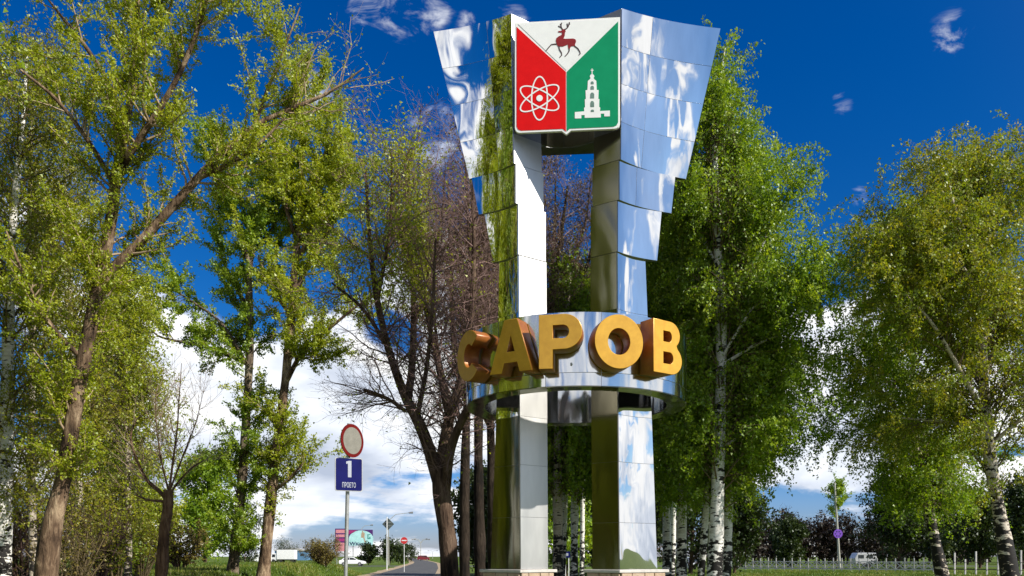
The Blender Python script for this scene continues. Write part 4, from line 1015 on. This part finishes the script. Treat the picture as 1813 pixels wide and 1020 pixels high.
# off to the left, beyond the frame but seen in the mirror plates
for k, (x, y, H, hw) in enumerate([(-15.5, 15.5, 23, 4.6), (-16.2, 8.6, 24, 4.0), (-14.5, 1.0, 9, 3.6), (-14.6, 12.2, 13, 3.4), (-19.5, 5.0, 11, 4.4), (-19, 14, 22, 5.0)]):
    blob_tree('leafy_tree', 140+k, H, hw, (x, y, ground_z(x, y)), 'tall yellow-green roadside tree whose reflection shows in the left mirror plates', 'leaf_yellow' if k % 2 else 'leaf_spring', 'grey_bark', 'olive_twig', nl=60000, size=(.12, .2), clear=.03, nb=160, group='roadside trees reflected in the plates')

# far wood on the right: one mass
rg = np.random.default_rng(7); VV, QQ, TT, o_ = [], [], [], 0
woodroot = None
PP, RR = [], []
for i in range(84):
    px = rg.uniform(1255, 1900); Y = rg.uniform(150, 190); x = (px-906.5)/F*Y
    H = rg.uniform(6.0, 9.5)*(1.12 if 1330 < px < 1420 else 1)
    C_ = catmull([(x, Y, -.2, .16), (x+rg.uniform(-.3, .3), Y, H*.5, .11), (x+rg.uniform(-.5, .5), Y, H, .03)], NPT); PP.append(C_[:, :3]); RR.append(C_[:, 3])
PP, RR = np.stack(PP), np.stack(RR)
P2, R2 = sprout(rg, PP, RR, 2600, .05, 1, (20, 60), (1.2, 3.4), .08, .12, 5, .5, rmin=.03)
P3, R3 = sprout(rg, P2, R2, 11000, .1, 1, (20, 60), (.5, 1.5), .08, .15, 4, .6, rmin=.02)
V0, Q0 = tubes(PP, RR, 6); V1, Q1 = tubes(P2, R2, 3); V2, Q2 = tubes(P3, R3, 3)
p, idx = along(rg, P3, 90000, .1, 1, .35); keep = p[:, 2] < rg.uniform(4.0, 11.5, len(p)); p, idx = p[keep], idx[keep]
V3, Q3 = leaf_quads(rg, p, (.35, .62), 0, tri=False)
wood = np_mesh('woodland', np.vstack([V0, V1, V2, V3]), np.vstack([Q0, Q1+len(V0), Q2+len(V0)+len(V1), Q3+len(V0)+len(V1)+len(V2)]), ['leaf_wood'], None,
               tone=np.concatenate([np.full(len(Q0)+len(Q1)+len(Q2), .3), tones(rg, len(p), idx, .6)]))
tag(wood, 'far dark reddish wood of bare trees along the right horizon', 'woodland', kind='stuff')
# far low tree line on the left horizon, small trees by the junction
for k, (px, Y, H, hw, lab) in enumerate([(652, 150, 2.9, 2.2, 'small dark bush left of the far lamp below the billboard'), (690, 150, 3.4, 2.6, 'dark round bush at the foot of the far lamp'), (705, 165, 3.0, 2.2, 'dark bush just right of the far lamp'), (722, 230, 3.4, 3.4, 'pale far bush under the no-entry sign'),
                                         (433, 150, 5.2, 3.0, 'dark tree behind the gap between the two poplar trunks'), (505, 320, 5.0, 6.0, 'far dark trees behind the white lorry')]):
    blob_tree('roadside_bush', 160+k, H, hw, gl(px, Y), lab, 'leaf_shaded', nl=2600, size=(.2, .4), clear=.03, nb=40)['category'] = 'bush'

# lawn grass as one sward
rg = np.random.default_rng(3)
n = 90000
Yg = rg.uniform(34, 74, n); pxg = rg.uniform(120, 640, n); xg = (pxg-906.5)/F*Yg
n2 = 30000
Yg = np.concatenate([Yg, rg.uniform(60, 92, n2)]); xg = np.concatenate([xg, rg.uniform(2, 48, n2)])
rcx = np.interp(Yg, [a for a, b_ in RC], [b_ for a, b_ in RC])
keep = (xg < rcx-3.6) | (xg > rcx+3.6); Yg, xg = Yg[keep], xg[keep]
zg = np.array([ground_z(a, b_) for a, b_ in zip(xg, Yg)]); n = len(xg)
h = rg.uniform(.06, .19, n)*(1+.8*(rg.uniform(size=n) < .05)); a = rg.uniform(0, 2*PI, n); wd = .022
base = np.stack([xg, Yg, zg-.01], 1); sidev = np.stack([np.cos(a)*wd, np.sin(a)*wd, np.zeros(n)], 1)
tip = base+np.stack([rg.normal(size=n)*.04, rg.normal(size=n)*.04, h], 1); midp = base*.45+tip*.55+sidev*.8
V = np.stack([base-sidev, base+sidev, midp, tip], 1).reshape(-1, 3)
pat = np.sin(xg*.7+1.3*np.sin(Yg*.33))*.25+.5
tag(np_mesh('grass', V, np.arange(4*n).reshape(-1, 4), ['leaf_grass'], None, tone=np.clip(pat+rg.normal(size=n)*.22, 0, 1)), 'rough spring grass on the mound and the verge', 'grass', kind='stuff')

# ------------------------------------------------------------------ street furniture
def frame(o, face):
    """Z towards FACE (horizontal), X to the right seen from there"""
    Z_ = Vector(face).normalized(); U = Vector((0, 0, 1)); X_ = U.cross(Z_); return X_, U, Z_
def place_text(txt, size, O, X_, U, Z_, parent, m, name='lettering', sx=1.0, offset=0.0, d=.006):
    me = curve_mesh(None, .001, 0, txt, size, offset); off = rootloc(parent)
    for vtx in me.vertices: p = vtx.co.copy(); vtx.co = O+X_*p.x*sx+U*p.y+Z_*(p.z+d)-off
    return link(name, me, parent, [m])

# permit sign: a round prohibition plate over a blue plate
Ys = 15.0; sp = W(612, 985, Ys); gz = ground_z(sp.x, Ys)
sign = empty('road_sign', (sp.x, Ys, gz), 'round red-rimmed grey road sign above a blue plate with a large 1', 'sign')
top = W(618, 755, Ys)
mb = MB(); mb.tube((sp.x-.02, Ys, gz), (top.x-.0, Ys, top.z+.05), .035, n=14); mb.build('post', ['galvanised'], sign, smooth=False)
X_, U, Z_ = frame(None, (.86, -.51, 0)); O = W(617.5, 781, Ys)+Z_*.085; RD = .305
mb = MB(); mb.prism(arc(0, 0, RD, RD, 0, 352, 44), O, X_, U, Z_, -.012, .004); disc = mb.build('round_plate', ['sign_red'], sign)
mb = MB(); mb.prism(arc(0, 0, RD*.80, RD*.80, 0, 352, 44), O, X_, U, Z_, .0045, .007); mb.build('grey_face', ['sign_grey'], disc)
mb = MB(); mb.prism(arc(0, 0, RD*.99, RD*.99, 0, 352, 44), O, X_, U, Z_, -.016, -.0125); mb.build('plate_back', ['galvanised'], disc)
X_, U, Z_ = frame(None, (.45, -.89, 0)); O = W(615.5, 841, Ys)+Z_*.085
pw, ph = .255, .305
def rrect(w_, h_, r): return [(w_-r+r*math.cos(t), h_-r+r*math.sin(t)) for t in (0, .5, 1.05, 1.57)]+[(-w_+r-r*math.sin(t), h_-r+r*math.cos(t)) for t in (0, .5, 1.05, 1.57)]+[(-w_+r-r*math.cos(t), -h_+r-r*math.sin(t)) for t in (0, .5, 1.05, 1.57)]+[(w_-r+r*math.sin(t), -h_+r-r*math.cos(t)) for t in (0, .5, 1.05, 1.57)]
mb = MB(); mb.prism(rrect(pw, ph, .03), O, X_, U, Z_, -.014, .002); bp = mb.build('blue_plate', ['galvanised'], sign)
mb = MB(); mb.prism(rrect(pw-.014, ph-.014, .025), O, X_, U, Z_, .0025, .005); mb.build('plate_face', ['sign_blue'], bp)
me_o = [(-.052, .235), (-.052, .19), (-.02, .20), (-.02, -.05), (.045, -.05), (.045, .25), (-.0, .25)]
mb = MB(); mb.prism([(x+.0, y+.0) for x, y in me_o], O, X_, U, Z_, .0055, .008); mb.build('numeral', ['sign_letter'], bp)
place_text('ПРОЕТО', .125, O-U*.235, X_, U, Z_, bp, 'sign_letter', sx=.50, offset=.002, d=.007)
mb = MB()
for zz in (O.z+.18, O.z-.18, W(617, 781, Ys).z): mb.box((sp.x+.03, Ys-.0, zz), (.10, .085, .04))
mb.build('clamp', ['galvanised'], sign)

# lamp posts
def lamp(label, px, Y, H, arms, r=.09, lean=0.0, group='street lamps', cat='street lamp', m='lamp_grey'):
    x, y, z = gl(px, Y); root = empty('street_lamp', (x, y, z), label, cat, group)
    mb = MB(); mb.tube((x, y, z), (x+lean, y, z+H), r, r*.6, n=10); mb.build('post', [m], root)
    for dx, dz in arms:
        mb = MB(); p0 = Vector((x+lean, y, z+H-.05)); p1 = p0+Vector((dx*.35, 0, dz*.8)); p2 = p0+Vector((dx, 0, dz))
        mb.tube(p0, p1, r*.5, n=6); mb.tube(p1, p2, r*.45, n=6); mb.build('arm', [m], root)
        mb = MB(); sgn = 1 if dx > 0 else -1
        mb.tube(p2, p2+Vector((sgn*.75, 0, .06)), r*1.1, r*1.8, n=8); mb.build('lamp_head', ['galvanised'], root)
    return root
lamp('single-arm street lamp behind the diamond sign at the road junction', 688, 146, 8.0, [(3.6, 1.4)], .11)
lamp('single-arm street lamp rising behind the billboard', 640, 225, 9.2, [(2.4, 1.0)], .12)
lamp('far lamp post with four heads on V-shaped arms above the maroon van', 745, 300, 6.4, [(1.7, 1.6), (-1.7, 1.6), (2.6, 1.4), (-2.6, 1.4)], .14)
lamp('farthest small twin-armed lamp post at the end of the road', 766, 520, 4.6, [(2.4, .6), (-2.4, .6)], .16)
pole = lamp('tall grey utility pole with a small purple disc standing behind the concrete fence', 1487, 100, 10.6, [], .16, lean=-.65, cat='utility pole', group=None)
p = W(1483, 945, 99.7)
mb = MB(); mb.prism(arc(0, 0, .55, .55, 0, 340, 18), p, Vector((1, 0, 0)), Vector((0, 0, 1)), Vector((0, -1, 0)), .12, .16)
d_ = mb.build('purple_disc', ['purple_sign'], pole)
mb = MB()
for a_ in range(0, 360, 60): mb.box((p.x+.3*math.cos(math.radians(a_)), p.y-.18, p.z+.3*math.sin(math.radians(a_))), (.12, .02, .12))
mb.build('disc_marks', ['ad_navy'], d_)
blob_tree('young_birch', 171, 11.4, 1.9, gl(1481, 101), 'thin young tree growing up against the utility pole', 'leaf_birch', 'birch_bark_dull', 'olive_twig', nl=2600, size=(.16, .26), clear=.50, nb=30, tr=.35)

# diamond sign and no-entry sign
x, y, z = gl(685, 95)
ds = empty('diamond_sign', (x, y, z), 'dark diamond road sign on a pale pole, seen from behind', 'sign')
mb = MB(); mb.tube((x, y, z), (x, y, W(685, 915, 95).z), .055, n=10); mb.build('post', ['white_paint'], ds)
c_ = W(687, 928, 95); s_ = .70
mb = MB(); mb.prism([(-s_, 0), (0, -s_), (s_, 0), (0, s_)], c_+Vector((0, .08, 0)), Vector((1, 0, 0)), Vector((0, 0, 1)), Vector((0, -1, 0)), 0, .02); dp = mb.build('plate', ['sign_back'], ds)
mb = MB(); mb.box((c_.x, c_.y+.05, c_.z+.2), (.8, .03, .05)); mb.box((c_.x, c_.y+.05, c_.z-.2), (.8, .03, .05)); mb.build('rail', ['galvanised'], dp)
x, y, z = gl(715.5, 82)
ne = empty('no_entry_sign', (x, y, z), 'small round red no-entry sign with a white bar beyond the mound', 'sign')
mb = MB(); mb.tube((x, y+.05, z), (x, y+.05, 3.4), .03, n=8); mb.build('post', ['white_paint'], ne)
c_ = W(715.5, 957, 82); yv = Vector((0, -1, 0)); xv = Vector((1, 0, 0)); zv = Vector((0, 0, 1))
mb = MB(); mb.prism(arc(0, 0, .34, .34, 0, 348, 30), c_, xv, zv, yv, 0, .012); np_ = mb.build('plate', ['noentry_red'], ne)
mb = MB(); mb.prism([(-.25, -.05), (.25, -.05), (.25, .05), (-.25, .05)], c_, xv, zv, yv, .0125, .02); mb.build('white_bar', ['white_paint'], np_)
# small blue notice in the birch grove
x, y, z = gl(1004, 55)
nb = empty('notice_sign', (x, y, z), 'small blue notice on two pale legs seen low between the pillars', 'sign')
for dx in (-.11, .11):
    mb = MB(); mb.tube((x+dx, y, z), (x+dx, y, 1.75), .028, n=8); mb.build('leg', ['white_paint'], nb)
mb = MB(); mb.box((x, y-.04, 1.72), (.42, .02, .42)); pb = mb.build('plate', ['sign_blue'], nb)
mb = MB(); mb.box((x, y-.055, 1.72), (.16, .006, .18)); mb.build('plate_symbol', ['sign_letter'], pb)

# billboards
Yb = 172; x, y, z = gl(637, Yb)
bb = empty('billboard', (x, y, z), 'wide billboard with a pale cyan oval, a figure and navy lettering', 'billboard')
p0, p1 = W(613.5, 966, Yb), W(660, 938, Yb); cx_, cz_ = (p0.x+p1.x)/2, (p0.z+p1.z)/2; bw, bh = p1.x-p0.x, p1.z-p0.z
mb = MB(); mb.box((cx_, Yb, cz_), (bw, .3, bh)); bo = mb.build('board', ['ad_purple'], bb)
for dx in (-.25, .25):
    mb = MB(); mb.tube((cx_+dx*bw, Yb+.05, -.1), (cx_+dx*bw, Yb+.05, p0.z), .11, n=8); mb.build('leg', ['galvanised'], bb)
O = Vector((cx_, Yb-.15, cz_))
def ad(name, poly, m, d0=.004, d1=.01): mb = MB(); mb.prism(poly, O, xv, zv, yv, d0, d1); return mb.build(name, [m], bo)
ad('pale_oval', [q for q in arc(.06*bw, -.10*bh, .47*bw, .56*bh, 0, 180, 24)]+[(-.41*bw, -.5*bh), (.49*bw, -.5*bh)], 'ad_cyan')
ad('magenta_corner', [(-.49*bw, .46*bh), (-.1*bw, .46*bh), (-.25*bw, .30*bh), (-.44*bw, .2*bh)], 'ad_magenta')
ad('figure', [(q[0]*bw, q[1]*bh) for q in [(.06, .0), (.07, .25), (.10, .35), (.09, .43), (.13, .43), (.14, .35), (.20, .28), (.19, .02), (.235, -.32), (.20, -.33), (.15, -.02), (.10, -.0)]], 'ad_tan', .012, .02)
ad('green_mark', [(q[0]*bw, q[1]*bh) for q in [(.30, -.1), (.42, -.1), (.42, .06), (.37, .06), (.37, -.02), (.345, -.02), (.345, .16), (.42, .16), (.42, .22), (.30, .22)]], 'ad_teal', .012, .02)
place_text('Wкusn в', 1.05, O+Vector((.04*bw, 0, -.485*bh)), xv, zv, yv, bo, 'ad_navy', sx=1.15, offset=.02, d=.03)
x, y, z = gl(603, Yb-4)
bb2 = empty('billboard', (x, y, z), 'narrow magenta and pink billboard with stacked pale text lines, left of the wide one', 'billboard')
Y2 = Yb-4; p0, p1 = W(593.5, 976, Y2), W(612.5, 936, Y2); cx_, cz_ = (p0.x+p1.x)/2, (p0.z+p1.z)/2; bw, bh = p1.x-p0.x, p1.z-p0.z
mb = MB(); mb.box((cx_, Y2, cz_), (bw, .3, bh)); bo = mb.build('board', ['ad_pink'], bb2)
O = Vector((cx_, Y2-.15, cz_))
ad('purple_field', [(-.5*bw, -.12*bh), (.5*bw, -.12*bh), (.5*bw, .5*bh), (-.5*bw, .5*bh)], 'ad_purple')
for k, (a_, b_, m_) in enumerate([(.30, .45, 'ad_pink'), (.12, .24, 'ad_pink'), (-.06, .06, 'ad_magenta')]): ad('text_line', [(-.42*bw, a_*bh), (.40*bw, a_*bh), (.40*bw, b_*bh), (-.42*bw, b_*bh)], m_, .012, .02)
for dx in (-.35, .35):
    mb = MB(); mb.tube((cx_+dx*bw, Y2+.05, -.1), (cx_+dx*bw, Y2+.05, p0.z), .09, n=8); mb.build('leg', ['galvanised'], bb2)

# fences on the right
fa, fb = Vector((25.0, 97, 0)), Vector((43.2, 84, 0))
fr = empty('concrete_fence', fa, 'low pale concrete fence with crossed panels beyond the right lawn', 'fence')
nb_ = 25; d = (fb-fa)/nb_; rz = math.atan2(d.y, d.x); L = d.length
pm = None; am = None
for i in range(nb_+1):
    c_ = fa+d*i
    hh = 1.42+rnd.uniform(-.04, .04)
    mb = MB(); mb.box((c_.x, c_.y, hh/2), (.10, .10, hh), rz=rz)
    mb.build('post', ['fence_concrete'], fr)
for i in range(nb_):
    c_ = fa+d*(i+.5); dn = d.normalized(); mb = MB()
    for zz in (.22, 1.0): mb.box((c_.x, c_.y, zz), (L-.11, .06, .10), rz=rz)
    for sg in (1, -1):
        a_ = c_-dn*(L/2-.06); b_ = c_+dn*(L/2-.06)
        z0_, z1_ = (.26, .96) if sg > 0 else (.96, .26)
        M = Matrix.Rotation(rz, 3, 'Z') @ Matrix.Rotation(-math.atan2(z1_-z0_, L-.12), 3, 'Y')
        off_ = Vector((-dn.y, dn.x, 0))*(.012*sg)
        mb.box(Vector((c_.x, c_.y, .61))+off_, (math.hypot(L-.12, .70)-.06, .045, .085), M=M)
    mb.build('panel', ['fence_concrete'], fr)
ga, gb_ = W(1672, 985, 72), W(1850, 985, 66)
wf = empty('post_fence', (ga.x, ga.y, 0), 'open fence of tall concrete posts and thin rails at the right edge', 'fence')
for i in range(10):
    c_ = ga.lerp(gb_, i/9); hh = 1.9+rnd.uniform(-.25, .25) if i % 2 else 1.35
    mb = MB(); mb.box((c_.x, c_.y, hh/2), (.11, .11, hh), rz=rnd.uniform(-.1, .1)); mb.build('post', ['fence_concrete'], wf)
for zz in (.45, 1.1):
    mb = MB(); mb.tube((ga.x, ga.y-.07, zz), (gb_.x, gb_.y-.07, zz), .022, n=6); mb.build('rail', ['red_twig'], wf)

# vehicles
def car(name, label, cat, loc, rz, paint, Lc=4.3, Wc=1.72, Hc=1.46, van=False):
    root = empty(name, loc, label, cat, None, rz)
    sc_ = Lc/4.3
    if van: prof = [(-2.15, .35), (-2.15, 1.5), (-2.02, 2.0), (1.0, 2.0), (1.62, 1.25), (2.08, 1.08), (2.15, .75), (2.15, .35)]
    else: prof = [(-2.12, .42), (-2.15, .80), (-2.02, .95), (-1.62, .98), (1.0, .93), (1.75, .82), (2.08, .70), (2.15, .45), (2.1, .30), (-2.05, .30)]
    def lift(pts, w0, w1, mi, mb):
        n_ = len(pts); k = len(mb.v)
        vs = [Vector((x*sc_, -w0/2 if z < .9 else -w1/2, z*Hc/(2.0 if van else 1.46))) for x, z in pts]; vs += [Vector((v_.x, -v_.y, v_.z)) for v_ in vs]
        mb.v += [tuple(v_) for v_ in vs]
        mb.f += [tuple(k+i for i in range(n_)), tuple(k+n_+i for i in range(n_-1, -1, -1))]+[(k+i, k+(i+1) % n_, k+n_+(i+1) % n_, k+n_+i) for i in range(n_)]
        mb.m += [mi]*(n_+2)
    def fin(mb, nm, ms, bev=0.0):
        mb.v = [tuple(Vector(p)+Vector(loc)) for p in mb.v]; o = mb.build(nm, ms, root, bevel=bev); return o
    mb = MB(); lift(prof, Wc, Wc*.94, 0, mb); fin(mb, 'body', [paint], .04)
    if not van:
        cab = [(-1.80, .955), (-1.25, 1.42), (-.2, 1.46), (.35, 1.40), (1.15, .93)]
        mb = MB(); lift(cab, Wc*.9, Wc*.76, 0, mb); fin(mb, 'cabin', [paint], .03)
        for sg in (-1, 1):
            mb = MB()
            for q in ([(-1.45, 1.0), (-1.1, 1.36), (-.42, 1.38), (-.42, 1.0)], [(-.34, 1.0), (-.34, 1.38), (.25, 1.34), (.85, .99)]):
                yy = [Wc*.9/2 if False else (Wc*.38+.008) for _ in q]
                mb.add([(x*sc_, sg*yy_, z*Hc/1.46) for (x, z), yy_ in zip(q, yy)], [(0, 1, 2, 3)])
            fin(mb, 'side_window', ['car_glass'])
        mb = MB(); mb.add([(.42*sc_+.01, -Wc*.33, 1.385*Hc/1.46+.01), (.42*sc_+.01, Wc*.33, 1.385*Hc/1.46+.01), (1.08*sc_+.02, Wc*.36, .98*Hc/1.46), (1.08*sc_+.02, -Wc*.36, .98*Hc/1.46)], [(0, 1, 2, 3)]); fin(mb, 'windscreen', ['car_glass'])
        mb = MB(); mb.add([(-1.33*sc_-.02, -Wc*.33, 1.37*Hc/1.46), (-1.33*sc_-.02, Wc*.33, 1.37*Hc/1.46), (-1.74*sc_-.02, Wc*.36, 1.02*Hc/1.46), (-1.74*sc_-.02, -Wc*.36, 1.02*Hc/1.46)], [(0, 1, 2, 3)]); fin(mb, 'rear_window', ['car_glass'])
    else:
        for sg in (-1, 1):
            mb = MB(); yy = sg*(Wc*.47+.012); k = Hc/2.0
            for q in ([(-1.9, 1.2), (-1.9, 1.75), (-.9, 1.75), (-.9, 1.2)], [(-.8, 1.2), (-.8, 1.75), (.2, 1.75), (.2, 1.2)], [(.3, 1.2), (.3, 1.75), (.98, 1.75), (1.4, 1.2)]): mb.add([(x*sc_, yy, z*k) for x, z in q], [(0, 1, 2, 3)])
            fin(mb, 'side_window', ['car_glass'])
        mb = MB(); k = Hc/2.0; mb.add([(1.06*sc_+.02, -Wc*.4, 1.92*k+.02), (1.06*sc_+.02, Wc*.4, 1.92*k+.02), (1.58*sc_+.02, Wc*.42, 1.3*k+.02), (1.58*sc_+.02, -Wc*.42, 1.3*k+.02)], [(0, 1, 2, 3)]); fin(mb, 'windscreen', ['car_glass'])
    for x in (-1.32*sc_, 1.36*sc_):
        for sg in (-1, 1):
            mb = MB(); mb.tube((x, sg*(Wc/2-.2), .31), (x, sg*(Wc/2+.012), .31), .31, n=18); wh = fin(mb, 'wheel', ['rubber'])
            mb = MB(); mb.tube((x, sg*(Wc/2+.0), .31), (x, sg*(Wc/2+.022), .31), .19, n=12); mb.v = [tuple(Vector(p)+Vector(loc)) for p in mb.v]; mb.build('rim', ['galvanised'], wh)
    for sg in (-1, 1):
        mb = MB(); mb.box((2.13*sc_, sg*Wc*.36, .62), (.06, .34, .14)); fin(mb, 'headlight', ['head_lamp'])
        mb = MB(); mb.box((-2.135*sc_, sg*Wc*.39, .78), (.05, .24, .2)); fin(mb, 'tail_light', ['tail_lamp'])
    mb = MB(); mb.box((-2.14*sc_, 0, .62), (.03, .5, .11)); fin(mb, 'number_plate', ['white_paint'])
    return root
car('parked_car', 'white car side-on under the billboards beyond the mound', 'car', gl(624, 138), 0.0, 'white_paint')
car('parked_car', 'silver hatchback seen end-on between the birch trunks right of the monument', 'car', gl(1225, 100), -PI/2+.1, 'silver_paint', 4.0, 1.74, 1.5)
car('parked_van', 'white minibus half hidden behind the tall poplar trunk', 'van', gl(462, 190), PI+.1, 'white_paint', 4.6, 1.9, 2.2, True)
car('parked_van', 'maroon van far away at the end of the road', 'van', gl(750, 300), 0.05, 'maroon_paint', 4.4, 1.8, 1.9, True)
# lorry
Yt = 197; x, y, z = gl(506, Yt)
lr = empty('lorry', (x, y, z), 'white box lorry on the far road right of the tall poplar trunk', 'lorry')
q0, q1 = W(492, 0, Yt).x, W(524, 0, Yt).x
mb = MB(); mb.box(((q0+q1)/2, Yt, 2.0), (q1-q0, 2.3, 2.3)); mb.build('cargo_box', ['white_paint'], lr, bevel=.05)
mb = MB(); mb.box(((q0+q1)/2-.3, Yt, .72), (q1-q0+.8, 1.0, .2)); mb.build('chassis', ['black_paint'], lr)
c0 = W(487, 0, Yt).x
mb = MB(); mb.prism([(-.75, .55), (.75, .55), (.75, 2.3), (-.45, 2.3), (-.75, 1.45)], Vector((c0, Yt+1.0, 0)), xv, zv, yv, 0, 2.0); cb = mb.build('cab', ['white_paint'], lr, bevel=.05)
mb = MB(); mb.prism([(-.55, 1.4), (.3, 1.4), (.3, 2.05), (-.35, 2.05)], Vector((c0, Yt-1.0, 0)), xv, zv, yv, .004, .012); mb.build('side_window', ['car_glass'], cb)
for wx in (c0-.1, q0+.9, q1-.7):
    for sy in (-1.0, 1.0):
        mb = MB(); mb.tube((wx, Yt+sy-.15, .45), (wx, Yt+sy+.15, .45), .45, n=16); mb.build('wheel', ['rubber'], lr)
# low blue shed behind the lorry
x, y, z = gl(520, 330)
sh = empty('blue_shed', (x, y, z), 'low blue-clad building far behind the white lorry', 'building')
mb = MB(); mb.box((x, y, 1.9), (13, 8, 3.8)); mb.build('wall', ['blue_cladding'], sh)
mb = MB(); mb.prism([(-6.8, 3.805), (6.8, 3.805), (6.8, 4.1), (0, 4.9), (-6.8, 4.1)], Vector((x, y+4.2, 0)), xv, zv, yv, 0, 8.4); mb.build('roof', ['concrete'], sh)
for k in range(4):
    mb = MB(); mb.box((x-4.5+3*k, y-4.03, 2.2), (1.4, .05, 1.0)); mb.build('window', ['car_glass'], sh)
# pale trailer behind the fence
x, y, z = gl(1528, 118)
tr = empty('parked_trailer', (x, y, z), 'small pale grey camper trailer standing behind the concrete fence', 'trailer')
mb = MB(); mb.prism([(-1.5, .5), (1.5, .5), (1.6, 1.2), (1.45, 2.1), (-1.2, 2.1), (-1.6, 1.3)], Vector((x, y+1, 0)), xv, zv, yv, 0, 2.0); tb = mb.build('body', ['silver_paint'], tr, bevel=.08)
for dx in (-.7, .6):
    mb = MB(); mb.box((x+dx, y-1.01, 1.55), (.8, .03, .5)); mb.build('window', ['car_glass'], tb)
for dx in (-.2, .4):
    mb = MB(); mb.tube((x+dx, y-1.02, .32), (x+dx, y-.8, .32), .32, n=14); mb.build('wheel', ['rubber'], tr)
mb = MB(); mb.box((x-2.0, y, .5), (1.0, .12, .1)); mb.build('drawbar', ['galvanised'], tr)
